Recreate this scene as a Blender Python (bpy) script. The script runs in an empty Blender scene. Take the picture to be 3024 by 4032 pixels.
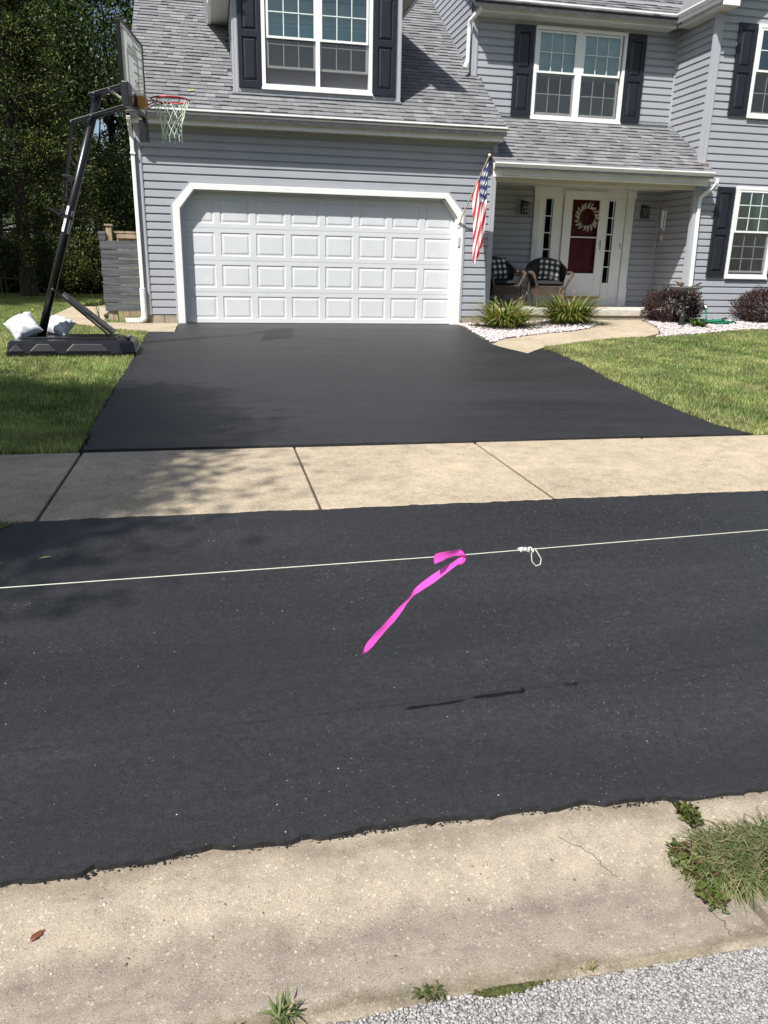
import bpy, math, random
import numpy as np
from mathutils import Vector, Matrix

random.seed(7); RNG = np.random.default_rng(11)
sc = bpy.context.scene
col = sc.collection

# ------------------------------------------------------------------ camera
CX, CY, CZ = 0.496, -14.608, 1.073
PITCH, ROLL, YAW = math.radians(-17.514), math.radians(1.188), math.radians(-12.132)
fw = Vector((-math.sin(YAW)*math.cos(PITCH), math.cos(YAW)*math.cos(PITCH), math.sin(PITCH)))
r0 = Vector((math.cos(YAW), math.sin(YAW), 0)); u0 = r0.cross(fw)
rt = r0*math.cos(ROLL) + u0*math.sin(ROLL); up = -r0*math.sin(ROLL) + u0*math.cos(ROLL)
cd = bpy.data.cameras.new('camera'); cam = bpy.data.objects.new('camera', cd); col.objects.link(cam)
cam.matrix_world = Matrix(((rt.x, up.x, -fw.x, CX), (rt.y, up.y, -fw.y, CY), (rt.z, up.z, -fw.z, CZ), (0, 0, 0, 1)))
cd.sensor_fit = 'VERTICAL'; cd.sensor_height = 36.0; cd.sensor_width = 27.0
cd.lens = 36.0*3094.9/4032.0
cd.clip_start = 0.05; cd.clip_end = 800
sc.camera = cam
# ------------------------------------------------------------------ sky and sun
w = bpy.data.worlds.new('World'); sc.world = w; w.use_nodes = True
wn = w.node_tree.nodes; wl = w.node_tree.links
sky = wn.new('ShaderNodeTexSky'); sky.sky_type = 'NISHITA'; sky.sun_disc = False
SUN = Vector((0.56, 0.56, -1.0)).normalized()
sky.sun_elevation = math.asin(-SUN.z); sky.sun_rotation = math.radians(225)
sky.air_density = 1.0; sky.dust_density = 1.8; sky.ozone_density = 1.0
bg = wn['Background']; bg.inputs['Strength'].default_value = 0.078
wl.new(sky.outputs[0], bg.inputs['Color'])
sd = bpy.data.lights.new('sun', 'SUN'); sd.energy = 4.7; sd.angle = math.radians(0.75); sd.color = (1.0, 0.96, 0.905)
so = bpy.data.objects.new('sun', sd); col.objects.link(so); so.location = (-8, -22, 15)
so.rotation_euler = SUN.to_track_quat('-Z', 'Y').to_euler()
sc.view_settings.view_transform = 'Standard'; sc.view_settings.look = 'None'
sc.view_settings.exposure = 0.66; sc.view_settings.gamma = 1.0
sc.render.engine = 'CYCLES'
sc.cycles.max_bounces = 6; sc.cycles.transparent_max_bounces = 12
sc.cycles.caustics_reflective = False; sc.cycles.caustics_refractive = False

# ------------------------------------------------------------------ materials
M = {}
def nodes_of(name):
    m = bpy.data.materials.new(name); m.use_nodes = True
    nt = m.node_tree; return m, nt, nt.nodes['Principled BSDF']
def ramp(nt, stops):
    r = nt.nodes.new('ShaderNodeValToRGB'); e = r.color_ramp.elements
    e[0].position, e[0].color = stops[0][0], (*stops[0][1], 1)
    e[1].position, e[1].color = stops[-1][0], (*stops[-1][1], 1)
    for p, c in stops[1:-1]:
        k = e.new(p); k.color = (*c, 1)
    return r
def noise(nt, vec, scale, detail=3, rough=.55, dist=0):
    n = nt.nodes.new('ShaderNodeTexNoise'); n.inputs['Scale'].default_value = scale
    n.inputs['Detail'].default_value = detail; n.inputs['Roughness'].default_value = rough
    n.inputs['Distortion'].default_value = dist
    if vec: nt.links.new(vec, n.inputs['Vector'])
    return n
def coords(nt, scale=(1, 1, 1)):
    g = nt.nodes.new('ShaderNodeNewGeometry'); mp = nt.nodes.new('ShaderNodeMapping')
    mp.inputs['Scale'].default_value = scale; nt.links.new(g.outputs['Position'], mp.inputs['Vector'])
    return mp.outputs[0]
def mixc(nt, fac, a, b, mode='MIX'):
    x = nt.nodes.new('ShaderNodeMix'); x.data_type = 'RGBA'; x.blend_type = mode
    L = nt.links
    if hasattr(fac, 'is_linked'): L.new(fac, x.inputs[0])
    else: x.inputs[0].default_value = fac
    for v, i in ((a, 6), (b, 7)):
        if hasattr(v, 'is_linked'): L.new(v, x.inputs[i])
        else: x.inputs[i].default_value = (*v, 1)
    return x.outputs[2]
def bump(nt, p, h, strength, dist=.01, prev=None):
    b = nt.nodes.new('ShaderNodeBump'); b.inputs['Strength'].default_value = strength; b.inputs['Distance'].default_value = dist
    nt.links.new(h, b.inputs['Height'])
    if prev: nt.links.new(prev, b.inputs['Normal'])
    nt.links.new(b.outputs[0], p.inputs['Normal']); return b.outputs[0]
def mat(name, c, rough=.6, var=.06, scale=6, bmp=0, bscale=60, metal=0, spec=.5, stretch=(1, 1, 1)):
    if name in M: return M[name]
    m, nt, p = nodes_of(name); v = coords(nt, stretch)
    n = noise(nt, v, scale, 4)
    lo = tuple(max(0, x*(1-var*2.2)) for x in c); hi = tuple(min(1, x*(1+var*2.2)) for x in c)
    r = ramp(nt, [(.25, lo), (.75, hi)]); nt.links.new(n.outputs[0], r.inputs[0])
    nt.links.new(r.outputs[0], p.inputs['Base Color'])
    p.inputs['Roughness'].default_value = rough; p.inputs['Metallic'].default_value = metal
    p.inputs['Specular IOR Level'].default_value = spec
    if bmp:
        bump(nt, p, noise(nt, v, bscale, 3).outputs[0], bmp, .01)
    M[name] = m; return m
def leafmat(name, c, trans=.35, rough=.5):
    m, nt, p = nodes_of(name)
    p.inputs['Base Color'].default_value = (*c, 1); p.inputs['Roughness'].default_value = rough
    p.inputs['Specular IOR Level'].default_value = .35
    v = coords(nt); n = noise(nt, v, 3.0, 3)
    r = ramp(nt, [(.3, tuple(x*.65 for x in c)), (.7, tuple(min(1, x*1.4) for x in c))]); nt.links.new(n.outputs[0], r.inputs[0])
    nt.links.new(r.outputs[0], p.inputs['Base Color'])
    t = nt.nodes.new('ShaderNodeBsdfTranslucent'); nt.links.new(mixc(nt, 1.0, r.outputs[0], (1.25, 1.3, .7), 'MULTIPLY'), t.inputs['Color'])
    mx = nt.nodes.new('ShaderNodeMixShader'); mx.inputs[0].default_value = trans
    nt.links.new(p.outputs[0], mx.inputs[1]); nt.links.new(t.outputs[0], mx.inputs[2])
    nt.links.new(mx.outputs[0], nt.nodes['Material Output'].inputs['Surface']); M[name] = m; return m
def speckle(name, base, spots, rough=.85, grain=220, bstr=.5, stain=None, big=1.3, blot=1.0):
    """exposed-aggregate concrete: grain, blotches and scattered stones of several colours"""
    m, nt, p = nodes_of(name); v = coords(nt); L = nt.links
    n1 = noise(nt, v, big, 5, .6); r1 = ramp(nt, [(.3, tuple(x*(1-.20*blot) for x in base)), (.7, tuple(x*(1+.12*blot) for x in base))]); L.new(n1.outputs[0], r1.inputs[0])
    n2 = noise(nt, v, grain, 3, .7); r2 = ramp(nt, [(.33, (.66, .65, .64)), (.5, (1, 1, 1)), (.68, (1.22, 1.2, 1.16))]); L.new(n2.outputs[0], r2.inputs[0])
    c = mixc(nt, 1.0, r1.outputs[0], r2.outputs[0], 'MULTIPLY')
    n3 = noise(nt, v, big*9, 6, .7); r3 = ramp(nt, [(.34, (.80, .79, .78)), (.5, (1, 1, 1)), (.66, (1.14, 1.13, 1.10))]); L.new(n3.outputs[0], r3.inputs[0])
    c = mixc(nt, 1.0, c, r3.outputs[0], 'MULTIPLY')
    hs = n2.outputs[0]
    for (scale, thr, colr, sel) in spots:
        wob = noise(nt, v, scale*1.1, 3); wv = nt.nodes.new('ShaderNodeVectorMath'); wv.operation = 'MULTIPLY_ADD'; L.new(wob.outputs['Color'], wv.inputs[0]); wv.inputs[1].default_value = (.9/scale,)*3; L.new(v, wv.inputs[2])
        vo = nt.nodes.new('ShaderNodeTexVoronoi'); vo.inputs['Scale'].default_value = scale; L.new(wv.outputs[0], vo.inputs['Vector'])
        rr = ramp(nt, [(thr*.55, (.8, .8, .8)), (thr, (0, 0, 0))]); L.new(vo.outputs['Distance'], rr.inputs[0])
        sp = nt.nodes.new('ShaderNodeSeparateColor'); L.new(vo.outputs['Color'], sp.inputs[0])
        g = nt.nodes.new('ShaderNodeMath'); g.operation = 'LESS_THAN'; g.inputs[1].default_value = sel; L.new(sp.outputs[0], g.inputs[0])
        mu = nt.nodes.new('ShaderNodeMath'); mu.operation = 'MULTIPLY'; L.new(rr.outputs[0], mu.inputs[0]); L.new(g.outputs[0], mu.inputs[1])
        c = mixc(nt, mu.outputs[0], c, colr)
    if stain:
        for (y0, wd, colr, amt) in stain:
            sx = nt.nodes.new('ShaderNodeSeparateXYZ'); L.new(v, sx.inputs[0])
            nn = noise(nt, v, 3.5, 6, .65)
            a = nt.nodes.new('ShaderNodeMath'); a.operation = 'MULTIPLY_ADD'; L.new(nn.outputs[0], a.inputs[0]); a.inputs[1].default_value = .22; a.inputs[2].default_value = -.11 - y0
            s = nt.nodes.new('ShaderNodeMath'); s.operation = 'ADD'; L.new(sx.outputs[1], s.inputs[0]); L.new(a.outputs[0], s.inputs[1])
            ab = nt.nodes.new('ShaderNodeMath'); ab.operation = 'ABSOLUTE'; L.new(s.outputs[0], ab.inputs[0])
            mr = nt.nodes.new('ShaderNodeMapRange'); mr.inputs['From Min'].default_value = 0; mr.inputs['From Max'].default_value = wd
            mr.inputs['To Min'].default_value = amt; mr.inputs['To Max'].default_value = 0; L.new(ab.outputs[0], mr.inputs[0])
            c = mixc(nt, mr.outputs[0], c, mixc(nt, 1.0, c, colr, 'MULTIPLY'))
    L.new(c, p.inputs['Base Color']); p.inputs['Roughness'].default_value = rough; p.inputs['Specular IOR Level'].default_value = .25
    b1 = bump(nt, p, hs, bstr, .004)
    bump(nt, p, noise(nt, v, 18, 4).outputs[0], .25, .01, b1)
    M[name] = m; return m

def asphalt(name):
    m, nt, p = nodes_of(name); v = coords(nt); L = nt.links
    vs = coords(nt, (.35, 1.6, 1))
    n1 = noise(nt, vs, 1.1, 5, .6, .6)
    r1 = ramp(nt, [(.30, (.0100, .0106, .0120)), (.70, (.0225, .0235, .0256))]); L.new(n1.outputs[0], r1.inputs[0])
    n2 = noise(nt, v, 150, 4, .85)
    r2 = ramp(nt, [(.32, (.35, .35, .35)), (.5, (1, 1, 1)), (.68, (1.9, 1.9, 1.9))]); L.new(n2.outputs[0], r2.inputs[0])
    c = mixc(nt, 1.0, r1.outputs[0], r2.outputs[0], 'MULTIPLY')
    # sun glints on the sealer, painted into the base colour as white specks
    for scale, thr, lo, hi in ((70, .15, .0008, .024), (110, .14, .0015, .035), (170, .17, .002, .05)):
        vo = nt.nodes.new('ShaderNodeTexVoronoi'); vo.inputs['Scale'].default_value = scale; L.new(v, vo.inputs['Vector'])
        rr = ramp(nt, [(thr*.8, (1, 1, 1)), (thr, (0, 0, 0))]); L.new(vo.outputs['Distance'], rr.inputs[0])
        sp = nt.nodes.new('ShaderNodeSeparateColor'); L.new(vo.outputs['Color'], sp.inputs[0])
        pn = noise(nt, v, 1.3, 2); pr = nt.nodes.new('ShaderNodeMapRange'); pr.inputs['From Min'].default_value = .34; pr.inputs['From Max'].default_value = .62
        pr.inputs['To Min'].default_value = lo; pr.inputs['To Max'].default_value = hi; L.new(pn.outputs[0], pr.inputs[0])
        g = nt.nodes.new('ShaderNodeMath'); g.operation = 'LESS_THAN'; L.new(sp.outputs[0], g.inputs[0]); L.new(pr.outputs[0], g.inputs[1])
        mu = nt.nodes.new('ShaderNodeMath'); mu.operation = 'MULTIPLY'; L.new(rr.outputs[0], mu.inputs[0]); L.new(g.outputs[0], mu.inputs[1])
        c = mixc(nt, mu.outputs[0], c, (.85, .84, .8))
    n5 = noise(nt, v, 38, 3, .75); r5 = ramp(nt, [(.34, (.62, .62, .62)), (.5, (1, 1, 1)), (.66, (1.45, 1.45, 1.44))]); L.new(n5.outputs[0], r5.inputs[0]); c = mixc(nt, 1.0, c, r5.outputs[0], 'MULTIPLY')
    # squeegee streaks and patchy, dusty wear
    n4 = noise(nt, coords(nt, (.5, 9, 1)), 2.2, 4, .65, .4); r4 = ramp(nt, [(.38, (.90, .90, .90)), (.5, (1, 1, 1)), (.68, (1.13, 1.13, 1.12))]); L.new(n4.outputs[0], r4.inputs[0])
    c = mixc(nt, 1.0, c, r4.outputs[0], 'MULTIPLY')
    L.new(c, p.inputs['Base Color'])
    rr = nt.nodes.new('ShaderNodeMapRange'); rr.inputs['To Min'].default_value = .34; rr.inputs['To Max'].default_value = .62; L.new(n1.outputs[0], rr.inputs[0]); L.new(rr.outputs[0], p.inputs['Roughness'])
    p.inputs['Specular IOR Level'].default_value = .5
    b = bump(nt, p, n2.outputs[0], 1.0, .006)
    bump(nt, p, noise(nt, v, 70, 4).outputs[0], .35, .006, b)
    M[name] = m; return m

def glassmat(name, tint=(.75, .85, .85), refl=.16, top=1.0):
    m = bpy.data.materials.new(name); m.use_nodes = True; nt = m.node_tree; nt.nodes.clear(); L = nt.links
    o = nt.nodes.new('ShaderNodeOutputMaterial'); t = nt.nodes.new('ShaderNodeBsdfTransparent'); t.inputs[0].default_value = (*tint, 1)
    g = nt.nodes.new('ShaderNodeBsdfGlossy'); g.inputs['Roughness'].default_value = .01; g.inputs['Color'].default_value = (.95, 1, 1, 1)
    f = nt.nodes.new('ShaderNodeFresnel'); f.inputs[0].default_value = 1.5
    mr = nt.nodes.new('ShaderNodeMapRange'); mr.inputs['To Min'].default_value = refl*.45; mr.inputs['To Max'].default_value = top; L.new(f.outputs[0], mr.inputs[0])
    mx = nt.nodes.new('ShaderNodeMixShader'); L.new(mr.outputs[0], mx.inputs[0]); L.new(t.outputs[0], mx.inputs[1]); L.new(g.outputs[0], mx.inputs[2])
    L.new(mx.outputs[0], o.inputs['Surface']); M[name] = m; return m

SIDING = mat('siding_vinyl', (.330, .350, .382), .5, .035, 1.2, .10, 9)
POST = mat('corner_vinyl', (.365, .382, .412), .5, .03, 2)
WHITE = mat('white_trim', (.74, .75, .74), .45, .02, 3)
GUTTER = mat('white_gutter', (.80, .81, .80), .4, .04, 3)
SOFFIT = mat('cream_soffit', (.56, .54, .48), .6, .04, 3)
DOORW = mat('garage_door_white', (.58, .605, .625), .5, .02, 5, .06, 160)
SHUT = mat('shutter_navy', (.012, .014, .021), .38, .1, 8)
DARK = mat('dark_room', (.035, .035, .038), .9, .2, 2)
BLACKM = mat('black_metal', (.007, .007, .008), .30, .1, 12)
BLACKP = mat('black_plastic', (.008, .0085, .0105), .30, .15, 9, .1, 90)
GREYP = mat('charcoal_plastic', (.016, .017, .020), .36, .12, 9, .1, 90)
GLASS = glassmat('window_glass', (.86, .93, .89), .10)
GLASSD = glassmat('storm_glass', (.9, .92, .92), .0)
GLASSS = glassmat('sidelight_glass', (.55, .6, .6), .0, .25)
ACRYL = glassmat('backboard_acrylic', (.93, .94, .86), .12)
_nt = ACRYL.node_tree; _o = [n for n in _nt.nodes if n.type == 'OUTPUT_MATERIAL'][0]; _s = _o.inputs['Surface'].links[0].from_socket
_d = _nt.nodes.new('ShaderNodeBsdfTranslucent'); _d.inputs[0].default_value = (.78, .76, .62, 1); _e = _nt.nodes.new('ShaderNodeBsdfDiffuse'); _e.inputs[0].default_value = (.62, .60, .50, 1)
_m1 = _nt.nodes.new('ShaderNodeMixShader'); _nt.links.new(_d.outputs[0], _m1.inputs[1]); _nt.links.new(_e.outputs[0], _m1.inputs[2])
_m2 = _nt.nodes.new('ShaderNodeMixShader'); _m2.inputs[0].default_value = .38; _nt.links.new(_s, _m2.inputs[1]); _nt.links.new(_m1.outputs[0], _m2.inputs[2]); _nt.links.new(_m2.outputs[0], _o.inputs['Surface'])
RED = mat('red_paint', (.42, .02, .03), .35, .08, 10)
BURG = mat('burgundy_door', (.24, .018, .035), .4, .08, 4)
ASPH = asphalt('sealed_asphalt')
WALKC = speckle('sidewalk_concrete', (.395, .333, .243), [(60, .36, (.54, .465, .345), .30), (75, .34, (.20, .165, .12), .16), (120, .36, (.22, .185, .14), .16)], grain=100, big=.9)
PATHC = speckle('path_concrete', (.42, .355, .26), [(90, .25, (.30, .25, .18), .05)], grain=160, bstr=.25)
CURBC = speckle('gutter_concrete', (.355, .307, .243), [(45, .28, (.50, .44, .33), .16), (70, .30, (.56, .52, .44), .16), (80, .30, (.17, .145, .12), .12), (30, .22, (.50, .42, .28), .06), (130, .36, (.22, .185, .15), .22), (150, .36, (.52, .48, .41), .20)], grain=260, bstr=.6, blot=.45,
                stain=[(-13.11, .10, (.66, .66, .68), .85), (-13.22, .14, (.80, .80, .83), .9), (-12.82, .06, (.55, .53, .5), .7), (-13.30, .04, (.5, .5, .42), .8)])
PORCHC = speckle('porch_concrete', (.55, .53, .48), [(80, .2, (.4, .38, .33), .05)], grain=150, bstr=.2)
BLOCK = speckle('block_concrete', (.33, .29, .23), [(80, .2, (.2, .18, .15), .1)], grain=90, bstr=.6)
JOINT = mat('joint_dirt', (.075, .06, .045), .95, .3, 60, .8, 120)
SOIL = mat('lawn_soil', (.14, .15, .05), .95, .25, 4, .8, 60)
ROADB = mat('road_binder', (.26, .255, .245), .95, .25, 90, .8, 150)
WOODG = mat('weathered_wood', (.085, .088, .098), .8, .28, 5, .4, 40, stretch=(.6, 1, 9))
WOODB = mat('bare_wood', (.30, .22, .145), .8, .3, 6, .4, 40, stretch=(3, 1, .6))
BARK = mat('tree_bark', (.045, .037, .030), .9, .35, 12, .9, 30, stretch=(1, 1, .25))
WICK = mat('brown_wicker', (.085, .06, .045), .6, .3, 40, .6, 90)
WICKB = mat('black_wicker', (.018, .015, .014), .5, .3, 40, .6, 90)
BLACKC = mat('black_cushion', (.010, .010, .012), .85, .1, 20)
ROOFT = [mat('shingle_tone_%d' % i, c, .9, .10, 55, .5, 260) for i, c in enumerate(
    [(.150, .151, .160), (.172, .174, .183), (.196, .198, .206), (.222, .223, .230), (.160, .163, .175)])]
ROOFB = mat('roof_deck', (.05, .05, .055), .9, .2, 20)

# ------------------------------------------------------------------ mesh helpers
def tag(o, label=None, cat=None, group=None, kind=None):
    if label: o['label'] = label
    if cat: o['category'] = cat
    if group: o['group'] = group
    if kind: o['kind'] = kind
    return o
def empty(name, loc=(0, 0, 0), rz=0):
    e = bpy.data.objects.new(name, None); col.objects.link(e); e.location = loc; e.rotation_euler = (0, 0, rz)
    e.empty_display_size = .1
    return e
def rootloc(p):
    v = Vector((0, 0, 0))
    while p is not None:
        v += p.location; p = p.parent
    return v
def link_mesh(name, me, parent=None):
    o = bpy.data.objects.new(name, me); col.objects.link(o)
    if parent: o.parent = parent
    return o
class MB:
    def __init__(s): s.v = []; s.f = []; s.m = []; s.cur = 0
    def face(s, pts):
        b = len(s.v); s.v += [tuple(p) for p in pts]; s.f.append(tuple(range(b, b+len(pts)))); s.m.append(s.cur); return s
    def box(s, x0, x1, y0, y1, z0, z1):
        b = len(s.v)
        s.v += [(x, y, z) for z in (z0, z1) for y in (y0, y1) for x in (x0, x1)]
        for f in ((0, 2, 3, 1), (4, 5, 7, 6), (0, 1, 5, 4), (2, 6, 7, 3), (0, 4, 6, 2), (1, 3, 7, 5)):
            s.f.append(tuple(b+i for i in f)); s.m.append(s.cur)
        return s
    def hexa(s, P):
        b = len(s.v); s.v += [tuple(p) for p in P]
        for f in ((0, 2, 3, 1), (4, 5, 7, 6), (0, 1, 5, 4), (2, 6, 7, 3), (0, 4, 6, 2), (1, 3, 7, 5)):
            s.f.append(tuple(b+i for i in f)); s.m.append(s.cur)
        return s
    def prism(s, poly, axis, a, b2):
        """poly: list of 2-D points; axis 'x' -> (y,z), 'y' -> (x,z), 'z' -> (x,y)"""
        def pt(p, t): return {'x': (t, p[0], p[1]), 'y': (p[0], t, p[1]), 'z': (p[0], p[1], t)}[axis]
        n = len(poly); b = len(s.v)
        s.v += [pt(p, a) for p in poly] + [pt(p, b2) for p in poly]
        s.f.append(tuple(b+i for i in range(n))[::-1]); s.f.append(tuple(b+n+i for i in range(n))); s.m += [s.cur]*2
        for i in range(n):
            j = (i+1) % n; s.f.append((b+i, b+j, b+n+j, b+n+i)); s.m.append(s.cur)
        return s
    def ringprism(s, outer, inner, axis, a, b2, closed=False):
        """open or closed band between two polylines of the same length"""
        def pt(p, t): return {'x': (t, p[0], p[1]), 'y': (p[0], t, p[1]), 'z': (p[0], p[1], t)}[axis]
        n = len(outer); rng = range(n if closed else n-1)
        for i in rng:
            j = (i+1) % n
            A = [outer[i], outer[j], inner[i], inner[j]]
            s.hexa([pt(outer[i], a), pt(outer[j], a), pt(inner[i], a), pt(inner[j], a), pt(outer[i], b2), pt(outer[j], b2), pt(inner[i], b2), pt(inner[j], b2)])
        return s
    def tube(s, pts, r, n=8, caps=True, flat=None):
        pts = [Vector(p) for p in pts]; rs = r if isinstance(r, (list, tuple)) else [r]*len(pts)
        b = len(s.v); prev = None
        for i, p in enumerate(pts):
            t = (pts[min(i+1, len(pts)-1)] - pts[max(i-1, 0)])
            if t.length < 1e-9: t = Vector((0, 0, 1))
            t.normalize()
            if prev is None:
                a = Vector((0, 0, 1)) if abs(t.z) < .9 else Vector((1, 0, 0)); e1 = t.cross(a).normalized()
            else:
                e1 = prev - t*prev.dot(t)
                if e1.length < 1e-6: e1 = t.orthogonal()
                e1.normalize()
            prev = e1; e2 = t.cross(e1)
            for k in range(n):
                an = 2*math.pi*k/n; s.v.append(tuple(p + (e1*math.cos(an) + e2*math.sin(an)*(flat or 1))*rs[i]))
        for i in range(len(pts)-1):
            for k in range(n):
                k2 = (k+1) % n; s.f.append((b+i*n+k, b+i*n+k2, b+(i+1)*n+k2, b+(i+1)*n+k)); s.m.append(s.cur)
        if caps:
            s.f.append(tuple(b+k for k in range(n))[::-1]); s.f.append(tuple(b+(len(pts)-1)*n+k for k in range(n))); s.m += [s.cur]*2
        return s
    def lathe(s, prof, c=(0, 0, 0), n=24):
        b = len(s.v)
        for (r, z) in prof:
            for k in range(n):
                an = 2*math.pi*k/n; s.v.append((c[0]+r*math.cos(an), c[1]+r*math.sin(an), c[2]+z))
        for i in range(len(prof)-1):
            for k in range(n):
                k2 = (k+1) % n; s.f.append((b+i*n+k, b+i*n+k2, b+(i+1)*n+k2, b+(i+1)*n+k)); s.m.append(s.cur)
        s.f.append(tuple(b+k for k in range(n))[::-1]); s.f.append(tuple(b+(len(prof)-1)*n+k for k in range(n))); s.m += [s.cur]*2
        return s
    def grid(s, P):
        P = np.asarray(P); a, c = P.shape[:2]; b = len(s.v); s.v += [tuple(p) for p in P.reshape(-1, 3)]
        for i in range(a-1):
            for j in range(c-1):
                s.f.append((b+i*c+j, b+i*c+j+1, b+(i+1)*c+j+1, b+(i+1)*c+j)); s.m.append(s.cur)
        return s
    def mesh(s, name, mats, off=None):
        me = bpy.data.meshes.new(name)
        V = s.v if off is None else [(x-off[0], y-off[1], z-off[2]) for x, y, z in s.v]
        me.from_pydata(V, [], s.f)
        for m in (mats if isinstance(mats, (list, tuple)) else [mats]): me.materials.append(m)
        if any(s.m): me.polygons.foreach_set('material_index', s.m)
        me.update(); return me
    def build(s, name, mats, parent=None, smooth=False, bevel=0, local=False):
        me = s.mesh(name, mats, None if local else tuple(rootloc(parent)))
        if smooth: me.shade_smooth()
        o = link_mesh(name, me, parent)
        if bevel:
            b = o.modifiers.new('bevel', 'BEVEL'); b.width = bevel; b.segments = 2; b.limit_method = 'ANGLE'; b.angle_limit = math.radians(40)
        return o
def copy_tree(o, parent=None):
    c = o.copy(); col.objects.link(c); c.parent = parent
    for ch in list(o.children): copy_tree(ch, c)
    return c
def np_mesh(name, V, F, mats, midx=None, smooth=False):
    me = bpy.data.meshes.new(name); V = np.asarray(V, np.float32); F = np.asarray(F, np.int32); k = F.shape[1]
    me.vertices.add(len(V)); me.vertices.foreach_set('co', V.ravel())
    me.loops.add(F.size); me.loops.foreach_set('vertex_index', F.ravel())
    me.polygons.add(len(F)); me.polygons.foreach_set('loop_start', np.arange(0, F.size, k, dtype=np.int32))
    me.polygons.foreach_set('loop_total', np.full(len(F), k, np.int32))
    for m in (mats if isinstance(mats, (list, tuple)) else [mats]): me.materials.append(m)
    if midx is not None: me.polygons.foreach_set('material_index', np.asarray(midx, np.int32))
    if smooth: me.polygons.foreach_set('use_smooth', np.ones(len(F), bool))
    me.update(calc_edges=True); me.validate(); return me
def unit(a): return a/np.maximum(np.linalg.norm(a, axis=-1, keepdims=True), 1e-9)
def leaves(name, C, D, length, width, mats, parent=None, off=(0, 0, 0), midx=None, fold=.25):
    """one mesh of diamond leaves, each two folded triangles' worth of quad"""
    n = len(C); C = C-np.asarray(off); D = unit(D)
    R = unit(np.cross(D, RNG.normal(size=(n, 3)))); N = np.cross(D, R)
    ln = (length*RNG.uniform(.7, 1.3, n))[:, None]; wd = (width*RNG.uniform(.7, 1.3, n))[:, None]
    V = np.stack([C, C+D*ln*.5+R*wd*.5+N*wd*fold, C+D*ln, C+D*ln*.5-R*wd*.5+N*wd*fold], 1).reshape(-1, 3)
    F = np.arange(4*n).reshape(n, 4); F = np.concatenate([F[:, [0, 1, 2]], F[:, [0, 2, 3]]])
    mi = RNG.integers(0, len(mats), n) if midx is None else midx
    return link_mesh(name, np_mesh(name, V, F, mats, np.concatenate([mi, mi])), parent)
def inpoly(x, y, poly):
    r = np.zeros(len(x), bool); n = len(poly)
    for i in range(n):
        x1, y1 = poly[i]; x2, y2 = poly[(i+1) % n]
        if y1 == y2: continue
        cnd = ((y1 > y) != (y2 > y)) & (x < (x2-x1)*(y-y1)/(y2-y1)+x1); r ^= cnd
    return r
def ss(t): t = np.clip(t, 0, 1); return t*t*(3-2*t)
def gz(x, y):
    b = np.interp(y, [-13.42, -12.95, -12.88, -10.22, -8.6, -1.0, 0, 30], [-.62, -.62, -.457, -.305, -.30, 0, 0, .3])
    return b+.10*ss((np.asarray(x)-5.2)/2.5)*ss((np.asarray(y)+5.5)/5)
def g1(x, y): return float(gz(x, y))

# ------------------------------------------------------------------ ground sheets
def sheet(name, poly, mats, dz, rag=0, seg=.12, thick=.06, kind='structure', flat=None):
    """flat slab that follows the ground, with a ragged outline"""
    P = []
    n = len(poly)
    for i in range(n):
        a, b = np.array(poly[i]), np.array(poly[(i+1) % n]); k = max(1, int(np.linalg.norm(b-a)/seg))
        nrm = np.array([-(b-a)[1], (b-a)[0]]); nrm = nrm/max(np.linalg.norm(nrm), 1e-6); walk = 0
        for j in range(k):
            walk = walk*.6+RNG.normal()*rag*.7
            P.append(a+(b-a)*j/k+nrm*(walk if j else 0))
    P = np.array(P)
    x0, y0 = P.min(0)-.1; x1, y1 = P.max(0)+.1
    import bmesh
    bm = bmesh.new(); vs = [bm.verts.new((p[0], p[1], 0)) for p in P]; bm.faces.new(vs)
    for cut in np.arange(math.floor(y0), y1, .5 if (y1-y0) < 20 else 2):
        bmesh.ops.bisect_plane(bm, geom=bm.verts[:]+bm.edges[:]+bm.faces[:], plane_co=(0, cut, 0), plane_no=(0, 1, 0))
    for cut in np.arange(math.floor(x0), x1, .8):
        bmesh.ops.bisect_plane(bm, geom=bm.verts[:]+bm.edges[:]+bm.faces[:], plane_co=(cut, 0, 0), plane_no=(1, 0, 0))
    for v in bm.verts: v.co.z = g1(v.co.x, v.co.y)+dz if flat is None else flat
    top = bm.faces[:]
    ex = bmesh.ops.extrude_face_region(bm, geom=top)
    low = set(v for f in top for v in f.verts)
    for v in low: v.co.z -= thick
    bmesh.ops.recalc_face_normals(bm, faces=bm.faces[:])
    me = bpy.data.meshes.new(name); bm.to_mesh(me); bm.free(); me.materials.append(mats)
    return tag(link_mesh(name, me), kind=kind)

xs = np.concatenate([[-400, -150, -60, -25], np.arange(-12, 18.1, .75), [30, 60, 150, 400]])
ys = np.concatenate([[-400, -150, -60, -25, -14], np.arange(-13.6, -12, .1), np.arange(-12, 6.1, .5), [8, 10, 14, 20, 30, 60, 120, 300, 500]])
X, Y = np.meshgrid(xs, ys); Zg = gz(X, Y)
k = len(xs); idx = np.arange(len(ys)*k).reshape(len(ys), k)
F = np.stack([idx[:-1, :-1], idx[:-1, 1:], idx[1:, 1:], idx[1:, :-1]], -1).reshape(-1, 4)
tag(link_mesh('lawn_ground', np_mesh('lawn_ground', np.stack([X, Y, Zg-.07], -1).reshape(-1, 3), F, SOIL)), kind='structure')

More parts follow.
